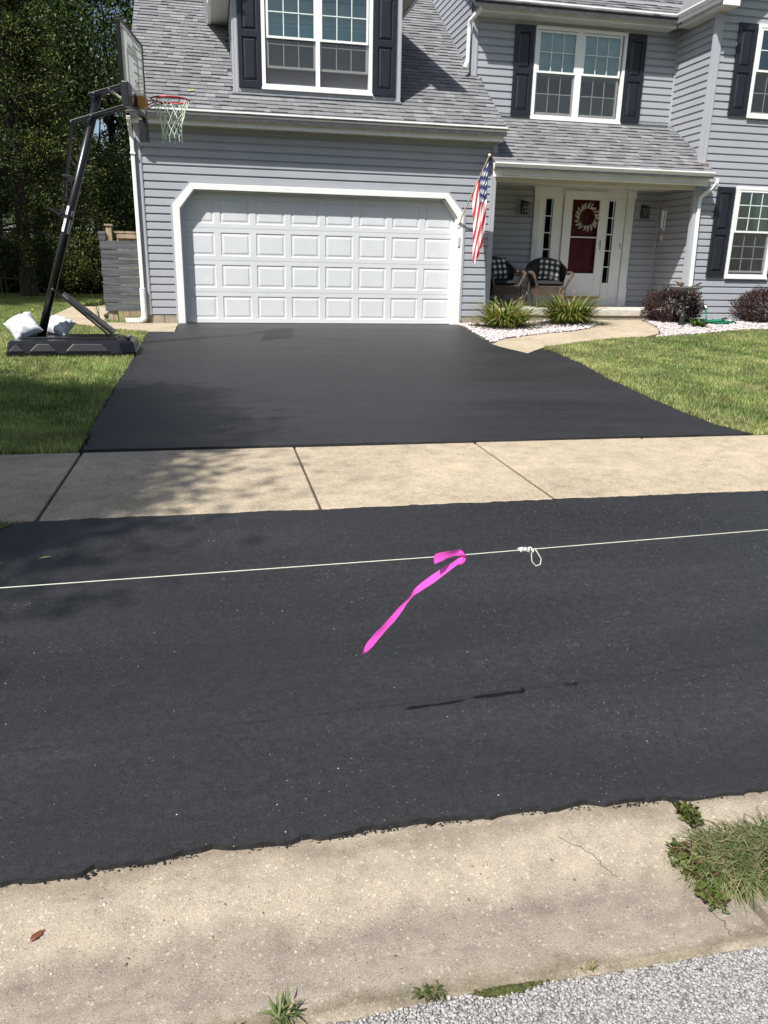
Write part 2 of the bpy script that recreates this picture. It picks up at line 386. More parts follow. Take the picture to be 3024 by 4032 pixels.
DRIVE = [(-.50, -8.585), (5.06, -8.60), (4.95, -8.3), (4.93, -7.6), (4.97, -7.0), (5.05, -6.0), (5.24, -4.75), (5.30, -3.55), (4.84, -3.92), (4.70, -3.4), (4.62, -2.95), (4.78, -1.3), (4.93, -.2), (4.99, -.06), (-.11, -.06), (-.12, -1.56), (-.52, -1.57), (-.51, -4.2), (-.53, -6.6)]
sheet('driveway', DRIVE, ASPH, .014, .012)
APRON = [(-1.6, -12.80), (0.1, -12.815), (.4, -12.785), (.62, -12.80), (.9, -12.785), (1.3, -12.79), (1.76, -12.81), (1.85, -12.835), (2.1, -12.835), (6.4, -12.82), (5.6, -10.24), (-.50, -10.225), (-.60, -10.25), (-.66, -10.36), (-1.0, -11.4)]
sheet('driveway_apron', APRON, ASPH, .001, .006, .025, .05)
# sidewalk with separate slabs
sw = MB().box(-9, 13, -10.21, -8.61, -.40, -.318).build('sidewalk', JOINT); tag(sw, kind='structure')
jx = [-9, -6.6, -5.08, -3.55, -2.03, -.505, 1.06, 2.53, 4.02, 5.55, 7.08, 8.6, 10.1, 13]
for i, (a, b) in enumerate(zip(jx[:-1], jx[1:])):
    g = [.009, .012, .007][i % 3]
    m = MB()
    z = -.300+random.uniform(-.003, .003)
    m.hexa([(a+g, -10.215, z-.09), (b-g, -10.215, z-.09), (a+g, -8.605, z-.09), (b-g, -8.605, z-.09), (a+g, -10.215, z-.004), (b-g, -10.215, z-.004), (a+g, -8.605, z), (b-g, -8.605, z)])
    m.build('slab', WALKC, sw, bevel=.008)
# concrete gutter between apron and street: rolled profile along X, ragged ends
prof = [(-12.70, -.62), (-12.70, -.478), (-12.80, -.468), (-12.92, -.474), (-13.02, -.488), (-13.10, -.499), (-13.18, -.502), (-13.25, -.496), (-13.305, -.493), (-13.315, -.505), (-13.315, -.62)]
def gutter_piece(xa, xb, par, lift=0):
    n = max(2, int((xb-xa)/.15)); P = []
    for i in range(n+1):
        x = xa+(xb-xa)*i/n
        P.append([(x, y+(RNG.normal()*.006 if j in (8, 9) else 0), z+lift+(RNG.normal()*.0003 if 2 < j < 8 else 0)) for j, (y, z) in enumerate(prof)])
    m = MB().grid(P)
    m.face([P[0][j] for j in range(len(prof))]); m.face([P[-1][j] for j in range(len(prof))][::-1])
    return m.build('gutter_section', CURBC, par, smooth=False)
cg = MB().box(-9, 9, -13.31, -12.71, -.70, -.56).build('gutter', JOINT); tag(cg, kind='structure')
for a, b in ((-7.3, -4.3), (-4.29, -1.26), (-1.25, 1.79), (1.815, 4.85), (4.86, 8.9)):
    gutter_piece(a, b, cg, .004 if a > 1 and a < 2 else 0)
tag(MB().box(-60, 60, -20.5, -13.29, -.62, -.512).build('road', ROADB), kind='structure')
# paths of poured concrete
sheet('side_path', [(-.50, -1.545), (-.13, -1.54), (-.13, -.03), (-.72, -.01), (-1.38, .35), (-1.6, 1.8), (-1.62, 4.2), (-2.55, 4.2), (-2.5, 1.8), (-2.38, .7), (-1.62, -.72), (-1.1, -1.3)], PATHC, .012, .006)
WALK = [(4.85, -3.905), (5.32, -3.33), (5.92, -2.95), (6.52, -2.70), (7.05, -2.60), (7.45, -2.54), (7.85, -2.25), (8.16, -1.7), (8.37, -1.05), (8.74, -.06), (7.72, -.06), (7.35, -1.1), (6.93, -1.53), (6.53, -1.74), (6.0, -1.84), (5.5, -2.07), (5.0, -2.43), (4.64, -2.96), (4.71, -3.4)]
sheet('front_walk', WALK, PATHC, .016, .004, .08)
BED1 = [(4.97, -.02), (4.83, -1.3), (4.67, -2.88), (5.0, -2.41), (5.5, -2.05), (6.0, -1.82), (6.53, -1.72), (6.93, -1.51), (7.33, -1.08), (7.70, -.02)]
BED2 = [(8.76, -.02), (8.39, -1.05), (8.18, -1.7), (7.88, -2.25), (7.6, -2.62), (8.49, -2.33), (9.24, -2.02), (9.77, -1.80), (10.5, -1.72), (13.5, -1.7), (13.5, -.02)]
BEDM = mat('bed_soil', (.16, .125, .10), .95, .3, 20, .6, 80)
sheet('planting_bed', BED1, BEDM, .004, 0, .3)
sheet('planting_bed', BED2, BEDM, .004, 0, .3)
def pebbles(name, C, size, mats, flat=.6, sub=1, kind='stuff', parent=None, jitter=.25):
    import bmesh
    bm = bmesh.new(); bmesh.ops.create_icosphere(bm, subdivisions=sub, radius=1)
    B = np.array([v.co[:] for v in bm.verts]); T = np.array([[v.index for v in f.verts] for f in bm.faces]); bm.free()
    n = len(C); s = (size*RNG.uniform(.6, 1.5, n))
    sh = B[None]*(1+RNG.uniform(-jitter, jitter, (n, len(B)))[..., None])*np.stack([s*RNG.uniform(.8, 1.5, n), s, s*flat*RNG.uniform(.7, 1.2, n)], -1)[:, None]
    a = RNG.uniform(0, 6.28, n); ca, sa = np.cos(a)[:, None], np.sin(a)[:, None]
    t = RNG.normal(size=n)*.35; ct, st = np.cos(t)[:, None], np.sin(t)[:, None]
    x, y, z = sh[..., 0], sh[..., 1], sh[..., 2]
    y, z = y*ct-z*st, y*st+z*ct
    V = np.stack([x*ca-y*sa, x*sa+y*ca, z], -1)+C[:, None]
    Fc = (T[None]+(np.arange(n)*len(B))[:, None, None]).reshape(-1, 3)
    mi = np.repeat(RNG.integers(0, len(mats), n), len(T))
    return tag(link_mesh(name, np_mesh(name, V.reshape(-1, 3), Fc, mats, mi), parent), kind=kind)
GRAV = [mat('gravel_white', (.60, .555, .55), .8, .06, 30), mat('gravel_pink', (.50, .415, .405), .8, .08, 30), mat('gravel_grey', (.36, .335, .33), .8, .1, 30)]
for poly in (BED1, BED2):
    n = 5200; x0, y0 = np.min(poly, 0); x1, y1 = np.max(poly, 0); x1 = min(x1, 12.6)
    x = RNG.uniform(x0, x1, n*2); y = RNG.uniform(y0, y1, n*2); kq = inpoly(x, y, poly); x, y = x[kq][:n], y[kq][:n]
    pebbles('white_gravel', np.stack([x, y, gz(x, y)+.018+RNG.uniform(0, .018, len(x))], -1), .021, GRAV)
# chip-seal stones of the street
CHIP = [mat('chip_%d' % i, c, .75, .08, 60) for i, c in enumerate([(.33, .32, .31), (.29, .28, .27), (.37, .36, .35), (.24, .23, .225), (.31, .29, .26), (.15, .147, .145)])]
CHIP = [CHIP[i] for i in (0, 0, 1, 1, 2, 2, 0, 3, 4, 1, 0, 2, 5, 2, 0, 1)]
n = 46000
x = RNG.uniform(.0, 2.3, n); y = -13.306-RNG.uniform(0, 1, n)**1.1*.45
pebbles('road_stones', np.stack([x, y, -.510+RNG.uniform(-.001, .005, n)], -1), .0036, CHIP, .42, 1, jitter=.18)

# ------------------------------------------------------------------ house
house = tag(empty('house'), 'grey vinyl-sided two-storey house with attached white double garage and small front porch', 'house')
EXP = .127
PROF = [(0.0, .001), (0.0, .0255), (.72, .0220), (.80, .0030), (1.0, .0012)]      # (fraction of course, distance out of the wall)
def clip_prof(z0, e, za, zb):
    P = [(z0+f*e, o) for f, o in PROF]; out = []
    zs = [max(za, z0), min(zb, z0+e)]
    def at(z):
        q = P[1:]
        for (a, oa), (b, ob) in zip(q[:-1], q[1:]):
            if a <= z <= b: return oa+(ob-oa)*(z-a)/max(b-a, 1e-9)
        return q[-1][1]
    out = [(zs[0], .002), (zs[0], at(zs[0]))]+[(z, o) for z, o in P[1:] if zs[0]+1e-4 < z < zs[1]-1e-4]+[(zs[1], at(zs[1]))]
    return out
def board(parent, plane, pos, a0, a1, z0, e, za, zb):
    P = clip_prof(z0, e, za, zb)
    m = MB()
    for (z1_, o1), (z2_, o2) in zip(P[:-1], P[1:]):
        if plane == 'y': m.face([(a0, pos-o1, z1_), (a1, pos-o1, z1_), (a1, pos-o2, z2_), (a0, pos-o2, z2_)])
        else: m.face([(pos-o1, a1, z1_), (pos-o1, a0, z1_), (pos-o2, a0, z2_), (pos-o2, a1, z2_)])
    m.build('siding_board', SIDING, parent)
def siding(parent, plane, pos, a0, a1, z0, z1, holes=(), zstart=None):
    zc = z0 if zstart is None else zstart
    while zc < z1-.01:
        ca, cb = max(zc, z0), min(zc+EXP, z1)
        if cb-ca > .008:
            cuts = sorted({a0, a1}|{x for h in holes for x in h[:2] if a0 < x < a1}); runs = []
            for x0, x1 in zip(cuts[:-1], cuts[1:]):
                mid = (x0+x1)/2; za, zb = ca, cb
                for h in holes:
                    if h[0] <= mid <= h[1] and h[2] < zb and h[3] > za:
                        if h[2] <= za and h[3] >= zb: za = zb
                        elif h[2] > za: zb = h[2]
                        else: za = h[3]
                if runs and abs(runs[-1][2]-za) < 1e-6 and abs(runs[-1][3]-zb) < 1e-6 and abs(runs[-1][1]-x0) < 1e-6: runs[-1][1] = x1
                else: runs.append([x0, x1, za, zb])
            for x0, x1, za, zb in runs:
                if zb-za > .006 and x1-x0 > .02:
                    if x1-x0 > 2.4 and random.random() < .6:
                        xs2 = x0+(x1-x0)*random.uniform(.25, .75); board(parent, plane, pos, x0, xs2+.02, zc, EXP, za, zb); board(parent, plane, pos-.0014, xs2, x1, zc, EXP, za, zb)
                    else: board(parent, plane, pos, x0, x1, zc, EXP, za, zb)
        zc += EXP
def backing(name, plane, pos, a0, a1, z0, z1, holes=(), th=.10):
    m = MB(); xs_ = sorted({a0, a1}|{x for h in holes for x in h[:2] if a0 < x < a1}); zs_ = sorted({z0, z1}|{z for h in holes for z in h[2:] if z0 < z < z1})
    for xa, xb in zip(xs_[:-1], xs_[1:]):
        for za, zb in zip(zs_[:-1], zs_[1:]):
            cx_, cz_ = (xa+xb)/2, (za+zb)/2
            if any(h[0] < cx_ < h[1] and h[2] < cz_ < h[3] for h in holes): continue
            if plane == 'y': m.box(xa, xb, pos+.001, pos+th, za, zb)
            else: m.box(pos+.001, pos+th, xa, xb, za, zb)
    return m.build(name, POST, house)
def post(parent, x0, x1, y0, y1, z0, z1, name='corner_post', rib=True):
    m = MB().box(x0, x1, y0, y1, z0, z1)
    if rib:
        w_ = (x1-x0); m.box(x0+w_*.12, x0+w_*.3, y0-.005, y0-.0005, z0, z1); m.box(x0+w_*.7, x0+w_*.88, y0-.005, y0-.0005, z0, z1)
    return m.build(name, POST, parent)

# window and door openings, x0 x1 z0 z1
W_UP = (6.70, 8.595, 3.84, 5.44); W_LOW = (10.44, 11.375, .945, 2.63); W_WU = (10.42, 11.355, 3.83, 5.37)
DR = (1.447, 3.317, 3.84, 5.46)
def ins(r, d=.03): return (r[0]+d, r[1]-d, r[2]+d, r[3]-d)
# garage front
GIN = [(0, -.02), (0, 1.90), (.245, 2.206), (4.632, 2.206), (4.877, 1.90), (4.877, -.02)]
GOUT = [(-.115, -.02), (-.115, 1.955), (.195, 2.300), (4.682, 2.300), (4.992, 1.955), (4.992, -.02)]
GJ = [(-.150, .10), (-.150, 1.968), (.180, 2.335), (4.697, 2.335), (5.027, 1.968), (5.027, .10)]
gh = [(-.08, 4.957, -.1, 1.93)]
for i in range(8):
    za = 1.93+i*.045; off_ = .31*(i+.5)/8
    gh.append((-.08+off_, 4.957-off_, za, za+.045))
gw = backing('garage_wall', 'y', 0, -.655, 5.56, .12, 3.30, gh)
siding(gw, 'y', 0, -.57, 5.475, .165, 3.16, gh)
post(gw, -.665, -.565, -.036, .08, .15, 3.16); post(gw, 5.47, 5.572, -.036, .08, .15, 3.16)
MB().box(-.655, -.116, .004, .11, -.3, .119).build('foundation', BLOCK, gw); MB().box(4.994, 5.56, .004, .11, -.3, .119).build('foundation', BLOCK, gw)
for i, (a, b) in enumerate(((-.60, -.36), (-.35, -.118), (5.0, 5.26), (5.27, 5.545))):
    MB().box(a, b, -.012, .003, -.05, .148).build('foundation_block', BLOCK, gw, bevel=.006)
MB().prism([(.11, -.1), (12.0, -.1), (12.0, 3.2), (6.2, 3.2+.655*6.2), (.11, 3.2)], 'x', -.655, -.60).build('garage_side_wall', SIDING, house)
# casing
gc = MB().ringprism(GOUT, GIN, 'y', -.045, .02).build('garage_door_casing', WHITE, house, bevel=.004)
MB().ringprism(GJ, GOUT, 'y', -.036, .004).build('trim_channel', POST, gc)
# deep jambs and head
inn2 = [(x+(.012 if x < 2 else -.012) if True else x, z-(.012 if z > 1 else 0)) for x, z in GIN]
MB().ringprism([(x, z) for x, z in GIN], inn2, 'y', .0205, .22).build('jamb', WHITE, gc)
mid_o = [(x+(-.03 if x < 2 else .03), z+.03) for x, z in GIN]
MB().box(4.895, 4.935, -.062, -.0455, 1.40, 1.565).build('keypad', mat('keypad_grey', (.5, .5, .49), .4), gc, bevel=.005)
# garage door: four sections, each with eight raised panels
DY = .150
gd = MB().box(-.03, 4.907, DY+.02, DY+.05, -.01, 2.26).build('garage_door', DOORW, house)
SH = .5335; PW, PH, PP = .505, .385, .6096
for r in range(4):
    z0, z1 = r*SH+.012, (r+1)*SH+.012-.004
    cz_ = (z0+z1)/2
    m = MB(); xs_ = [-.03]
    for c in range(8): xs_ += [PP*(c+.5)-PW/2, PP*(c+.5)+PW/2]
    xs_.append(4.907)
    for i in range(0, len(xs_), 2): m.box(xs_[i], xs_[i+1], DY, DY+.0195, z0, z1)
    for i in range(1, len(xs_)-1, 2):
        m.box(xs_[i], xs_[i+1], DY, DY+.0195, z0, cz_-PH/2); m.box(xs_[i], xs_[i+1], DY, DY+.0195, cz_+PH/2, z1)
    m.build('door_section', DOORW, gd)
    if r == 0:
        pm = MB(); hw, hh = PW/2, PH/2
        rings = [(0, .001), (.012, .0100), (.030, .0105), (.052, .004), (.056, .003)]
        prev = None
        for d, y in rings:
            q = [(-hw+d, y, -hh+d), (hw-d, y, -hh+d), (hw-d, y, hh-d), (-hw+d, y, hh-d)]
            if prev:
                for i in range(4):
                    j = (i+1) % 4; pm.face([prev[i], prev[j], q[j], q[i]])
            prev = q
        pm.face(prev); pme = pm.mesh('raised_panel', DOORW)
    for c in range(8):
        o = link_mesh('raised_panel', pme, gd); o.location = (PP*(c+.5), DY, cz_)
MB().box(0, 4.877, DY-.006, DY+.02, -.004, .011).build('bottom_seal', mat('rubber', (.02, .02, .02), .8), gd)
MB().box(-.1, 4.97, .02, .30, -.2, -.012).build('garage_sill', PATHC, house)
# entry wall and upper wall of the main block
XM = 5.565; YM = 1.46
ew = backing('entry_wall', 'y', YM, XM-.2, 9.80, .2, 3.9, [(7.05, 8.92, .2, 2.55)])
siding(ew, 'y', YM, XM-.1, 6.90, .305, 2.66, zstart=.29); siding(ew, 'y', YM, 9.12, 9.675, .305, 2.66, zstart=.29)
uw = backing('upper_wall', 'y', YM, XM, 9.80, 3.9, 6.0, [ins(W_UP)])
siding(uw, 'y', YM, XM+.01, 9.675, 3.70, 5.55, [ins(W_UP)], 3.66)
post(uw, 5.452, 5.562, YM-.038, YM+.06, 4.0, 5.55)
MB().box(9.672, 9.718, YM-.045, YM-.003, .31, 5.55).build('inside_corner_post', POST, uw)
mw = backing('main_side_wall', 'x', XM-.10, YM+.07, 7.6, 3.5, 8.0)
siding(mw, 'x', XM-.10, YM+.065, 7.4, 3.9, 7.6, zstart=3.66)
# right wing
XW = 9.72
ww = backing('wing_front_wall', 'y', 0, XW, 14.5, .1, 5.75, [ins(W_LOW), ins(W_WU)])
siding(ww, 'y', 0, XW-.012, 13.6, .145, 5.75, [ins(W_LOW), ins(W_WU)], .145)
post(ww, 9.575, 9.708, -.038, .06, .31, 5.50)
MB().box(XW, 14.5, .004, .2, -.3, .099).build('foundation', BLOCK, ww)
MB().box(9.9, 13.5, -.006, .003, .0, .143).build('foundation', BLOCK, ww)
ws = backing('wing_side_wall', 'x', XW, .06, YM, .1, 5.9)
siding(ws, 'x', XW-.0, .058, YM-.045, .31, 5.5, zstart=.29)
gab = MB().prism([(9.72, 5.75), (14.48, 5.75), (12.1, 8.2)], 'y', .0, .1).build('wing_gable', SIDING, house)
# porch
ps = MB().box(5.575, 9.718, -.02, 1.46, -.1, .186).build('porch', BLOCK, house)
MB().box(5.575, 9.718, -.05, 1.458, .188, .312).build('porch_slab', PORCHC, ps, bevel=.012)
pr = MB().box(5.58, 9.715, -.32, 1.456, 2.615, 2.640).build('porch_ceiling', SOFFIT, house)
for i in range(14): MB().box(5.585, 9.71, -.30+i*.022, -.288+i*.022, 2.6105, 2.6145).build('soffit_rib', SOFFIT, pr)
MB().box(5.574, 9.57, -.02, .11, 2.535, 2.6148).build('porch_beam', SOFFIT, house, bevel=.004)

# ---- roofs with shingles
ALLSH = []
def roof(name, x0, x1, y0, z0, k, y1, skip=None, th=.10, x1b=None):
    """slab rising towards +Y with slope k; returns the part and queues its shingles"""
    zt = z0+k*(y1-y0)
    m = MB().hexa([(x0, y0, z0-th), (x1, y0, z0-th), (x0, y1, zt-th), (x1, y1, zt-th), (x0, y0, z0), (x1, y0, z0), (x0, y1, zt), (x1, y1, zt)])
    o = m.build(name, ROOFB, house)
    L_ = math.hypot(1, k); sy, sz = 1/L_, k/L_; n = (0, -sz, sy)
    rows = int((y1-y0)*L_/.143)
    for r in range(rows):
        s0 = r*.143-.02; x = x0-random.uniform(0, .2)
        while x < x1:
            wd = random.choice((.10, .14, .14, .18, .22, .28))
            xa, xb = max(x, x0-.01), min(x+wd, x1+.01); x += wd
            if xb-xa < .02: continue
            yb = y0+s0*sy
            if skip and skip((xa+xb)/2, yb): continue
            thk = random.choice((.015, .017, .026)); tone = random.choices(range(5), (3, 4, 3, 2, 2))[0]
            ALLSH.append((o, name, xa, xb, s0, thk, tone, (y0, z0, sy, sz, n)))
    return o
def shingle_geo(m, xa, xb, s0, thk, fr, ox=(0, 0, 0)):
    y0, z0, sy, sz, n = fr
    def P(x, s, h): return (x-ox[0], y0+s*sy+n[1]*h-ox[1], z0+s*sz+n[2]*h-ox[2])
    a, b = xa+.0015, xb-.0015; s1 = s0+.165
    q = [P(a, s0, .001), P(b, s0, .001), P(a, s0, thk+.004), P(b, s0, thk+.004), P(a, s1, .004), P(b, s1, .004), P(a, s1, .001), P(b, s1, .001)]
    for f in ((0, 1, 3, 2), (2, 3, 5, 4), (0, 2, 4, 6), (1, 7, 5, 3)): m.face([q[i] for i in f])
KG = .655
def in_dormer(x, y): return 1.02 < x < 3.77 and y > .33
def behind_main(x, y): return False
rg = roof('garage_roof', -.74, 5.60, -.37, 3.325, KG, 6.2, lambda x, y: in_dormer(x, y) or (y > 1.7 and x > 5.5))
rp = roof('porch_roof', 5.42, 9.70, -.37, 2.80, .575, 1.47, lambda x, y: (x < 5.57 and y > -.02) or (x > 9.715))
rm = roof('main_roof', 5.33, 9.9, .98, 5.64, .62, 5.0)
# hide the strips of the porch slab that would pass into the neighbouring walls
# wing roof (eave along Y, rising towards +X)
KW = .95
m = MB()
for xx0, xx1, s in ((9.36, 12.12, 1), (14.86, 12.12, -1)):
    z0 = 5.66; zt = z0+KW*abs(xx1-xx0)
    m.hexa([(xx0, -.40, z0-.12), (xx1, -.40, zt-.12), (xx0, 5, z0-.12), (xx1, 5, zt-.12), (xx0, -.40, z0), (xx1, -.40, zt), (xx0, 5, z0), (xx1, 5, zt)])
wr = m.build('wing_roof', ROOFT[1], house)
cpt = Vector((CX, CY, CZ))
def vis_rank(s):
    y0, z0, sy, sz, n = s[7]; p = Vector(((s[2]+s[3])/2, y0+s[4]*sy, z0+s[4]*sz)); d = p-cpt
    dz = d.dot(fw); px = .5+.5*d.dot(rt)/dz/(1512/3094.9); py = d.dot(up)/dz/(2016/3094.9)
    return -((s[3]-s[2])/d.length) if (0 < px < 1 and py < .97) else 9
order = sorted(range(len(ALLSH)), key=lambda i: vis_rank(ALLSH[i])); solo = set(order[:300]); rest = {}; cache = {}
for i, (o, name, xa, xb, s0, thk, tone, fr) in enumerate(ALLSH):
    if i in solo:
        key = (name, round(xb-xa, 3), thk, tone)
        if key not in cache:
            m = MB(); shingle_geo(m, 0, xb-xa, 0, thk, (0, 0, fr[2], fr[3], fr[4])); cache[key] = m.mesh('shingle', ROOFT[tone])
        q = link_mesh('shingle', cache[key], o); q.location = (xa, fr[0]+s0*fr[2], fr[1]+s0*fr[3])
    else:
        m = rest.setdefault(name, (MB(), o))[0]; m.cur = tone; shingle_geo(m, xa, xb, s0, thk, fr)
for name, (m, o) in rest.items(): tag(m.build('shingle_field', ROOFT, o), kind='stuff')

# ---- gutters, fascias, soffits
def kgutter(parent, a, b, lip_y, z1, axis='x', h=.105, wd=.115):
    p = [(lip_y+wd, z1-.004), (lip_y+wd, z1-h), (lip_y+wd*.42, z1-h), (lip_y+wd*.30, z1-h*.72), (lip_y+.008, z1-h*.30), (lip_y, z1-h*.22), (lip_y, z1), (lip_y+.014, z1), (lip_y+.014, z1-.016), (lip_y+wd-.01, z1-.02)]
    if axis == 'x': return MB().prism(p, 'x', a, b).build('gutter', GUTTER, parent)
    return MB().prism(p, 'y', a, b).build('gutter', GUTTER, parent)
def soffit_x(parent, x0, x1, y0, y1, z):
    s = MB().box(x0, x1, y0, y1, z, z+.012).build('soffit', SOFFIT, parent)
    n = int((x1-x0)/.10)
    m = MB()
    for i in range(n): m.box(x0+.05+i*.10, x0+.056+i*.10, y0+.01, y1-.005, z-.004, z-.0005)
    m.build('soffit_seam', SOFFIT, s)
kgutter(rg, -.74, 5.60, -.405, 3.365)
MB().box(-.72, 5.565, -.288, -.265, 3.15, 3.26).build('fascia', GUTTER, rg)
soffit_x(rg, -.72, 5.56, -.2645, -.0005, 3.160)
MB().box(5.56, 5.575, -.285, .3, 3.15, 3.30).build('rake_board', GUTTER, rg)
MB().prism([(-.30, 3.10), (-.30, 3.26), (6.0, 3.26+KG*6.3), (6.0, 3.10+KG*6.3)], 'x', -.728, -.705).build('rake_board', GUTTER, rg)
kgutter(rp, 5.41, 9.705, -.405, 2.815)
MB().box(5.42, 9.66, -.289, -.266, 2.585, 2.708).build('fascia', GUTTER, rp)
kgutter(rm, 5.40, 9.36, .965, 5.70)
MB().box(5.40, 9.42, 1.082, 1.10, 5.50, 5.595).build('fascia', GUTTER, rm)
soffit_x(rm, 5.40, 9.44, 1.1005, 1.459, 5.506)
kgutter(wr, -.42, .95, 9.325, 5.70, axis='y')
MB().box(9.442, 9.46, -.40, 1.08, 5.50, 5.595).build('fascia', GUTTER, wr)
s = MB().box(9.4605, 9.72, -.38, 1.08, 5.506, 5.518).build('soffit', SOFFIT, wr)
MB().prism([(9.40, 5.50), (9.72, 5.50), (9.72, 5.62), (9.40, 5.62)], 'y', -.425, -.402).build('eave_return', GUTTER, wr)
MB().box(9.4605, 9.735, -.40, .0, 5.4985, 5.5055).build('eave_return_soffit', SOFFIT, wr)
m = MB()
m.hexa([(9.42, -.43, 5.58), (12.12, -.43, 5.58+KW*2.7), (9.42, -.405, 5.58), (12.12, -.405, 5.58+KW*2.7), (9.42, -.43, 5.76), (12.12, -.43, 5.76+KW*2.7), (9.42, -.405, 5.76), (12.12, -.405, 5.76+KW*2.7)])
m.build('rake_board', GUTTER, wr)
# flashing strips where roofs meet walls
FL = mat('flashing_metal', (.42, .43, .44), .35, .1, 10, metal=.6)
MB().prism([(.0, 3.03), (.0, 3.07), (1.44, 3.895), (1.44, 3.85)], 'x', 9.695, 9.7195).build('step_flashing', FL, rp)
MB().box(5.7, 9.69, 1.425, 1.4415, 3.855, 3.90).build('apron_flashing', FL, rp)
MB().prism([(1.5, 4.56), (1.5, 4.60), (6, 4.60+KG*4.5), (6, 4.56+KG*4.5)], 'x', 5.44, 5.4615).build('step_flashing', FL, rg)
RUST = mat('rusty_tin', (.40, .25, .17), .6, .3, 30)
MB().box(5.46, 5.66, 1.36, 1.428, 4.47, 4.483).build('flashing_corner', RUST, rg); MB().box(9.52, 9.76, -.10, -.031, 2.985, 3.0).build('flashing_corner', RUST, rp)

# ---- downspouts
def spout(parent, pts, wx=.062, wy=.05, name='downspout', material=WHITE):
    m = MB()
    for a, b in zip(pts[:-1], pts[1:]):
        a, b = Vector(a), Vector(b); t = (b-a).normalized(); e = Vector((1, 0, 0)) if abs(t.x) < .7 else Vector((0, 0, 1)); q = t.cross(e).normalized(); e = q.cross(t).normalized()
        c = []
        for p in (a, b):
            for s1, s2 in ((-1, -1), (1, -1), (-1, 1), (1, 1)): c.append(tuple(p+e*wx/2*s1+q*wy/2*s2))
        m.hexa(c)
    return m.build(name, material, parent, bevel=.008)
ds = spout(gw, [(-.70, -.345, 3.27), (-.70, -.345, 3.20), (-.70, -.20, 3.06), (-.695, -.075, 2.98), (-.695, -.07, 2.80), (-.69, -.065, .60)])
MB().box(-.735, -.652, -.11, -.035, 2.70, 2.73).build('strap', WHITE, ds)
# corrugated drain pipe that ends it
path = []
for i in range(46):
    t = i/45
    if t < .55: path.append((-.69, -.075, .60-t/.55*.48))
    else:
        u_ = (t-.55)/.45; a = min(1, u_*1.6)*math.pi/2; path.append((-.69-.10*(1-math.cos(a))-max(0, u_-.62)*.55, -.075-.06*u_, .12-.07*math.sin(a)))
MB().tube(path, [.047+(.005 if i % 2 else 0) for i in range(46)], 12).build('drain_pipe', WHITE, ds)
spout(ww, [(9.79, -.35, 2.715), (9.79, -.345, 2.62), (9.77, -.30, 2.56), (9.68, -.10, 2.42), (9.665, -.065, 2.38), (9.665, -.065, 2.16), (9.72, -.065, .35)])
spout(uw, [(5.46, 1.02, 5.60), (5.45, 1.06, 5.50), (5.37, 1.38, 5.40), (5.365, 1.40, 5.30), (5.365, 1.40, 4.86), (5.36, 1.39, 4.74), (5.27, 1.27, 4.60)])

# ---- dormer
DYF = .25
dw = MB().box(1.0, 3.78, DYF+.10, 4.0, 3.4, 5.55).build('dormer', SIDING, house)
MB().prism([(.97, 5.2), (3.815, 5.2), (2.39, 6.6)], 'y', DYF+.004, DYF+.1).build('dormer_gable', SIDING, dw)
b = MB()
for (xa, xb, za, zb) in ((.975, 1.48, 3.74, 5.45), (3.285, 3.81, 3.74, 5.45), (1.48, 3.285, 3.74, 3.87), (1.48, 3.285, 5.43, 5.45)): b.box(xa, xb, DYF, DYF+.099, za, zb)
b.build('dormer_front', POST, dw)
siding(dw, 'x', .998, DYF+.09, 3.4, 3.75, 5.2, zstart=3.66)
post(dw, .966, 1.062, DYF-.03, DYF+.085, 3.75, 5.45); post(dw, 3.728, 3.822, DYF-.03, DYF+.085, 3.75, 5.45)
MB().box(1.064, 3.726, DYF-.025, DYF-.001, 3.775, 3.83).build('base_trim', POST, dw)
MB().box(.95, 3.84, DYF-.055, DYF-.031, 3.735, 3.762).build('base_flashing', FL, dw)
for s, DZ, ov in ((-1, 5.34, 1.72), (1, 5.60, 1.85)):
    xe = 2.39+s*ov; xr = 2.39
    m = MB(); zt = 6.9
    m.hexa([(xe, DYF-.33, DZ-.0), (xr, DYF-.33, zt-.09), (xe, 4.6, DZ-.0), (xr, 4.6, zt-.09), (xe, DYF-.33, DZ+.09), (xr, DYF-.33, zt), (xe, 4.6, DZ+.09), (xr, 4.6, zt)])
    m.build('dormer_roof', ROOFT[1], dw)
    MB().box(*sorted((2.39+s*1.42, xe)), DYF-.30, 3.6, DZ-.018, DZ-.002).build('dormer_soffit', SOFFIT, dw)
    kx = xe if s < 0 else xe-.0
    p = [(kx+s*.0, DZ+.07), (kx, DZ-.03), (kx+s*.06, DZ-.03), (kx+s*.11, DZ+.03), (kx+s*.11, DZ+.07)]
    MB().prism(p, 'y', DYF-.33, 3.4).build('gutter', GUTTER, dw)
spout(dw, [(.62, .0, 5.32), (.62, .0, 5.16), (.65, .07, 5.06), (.62, .12, 4.99)], .06, .05)

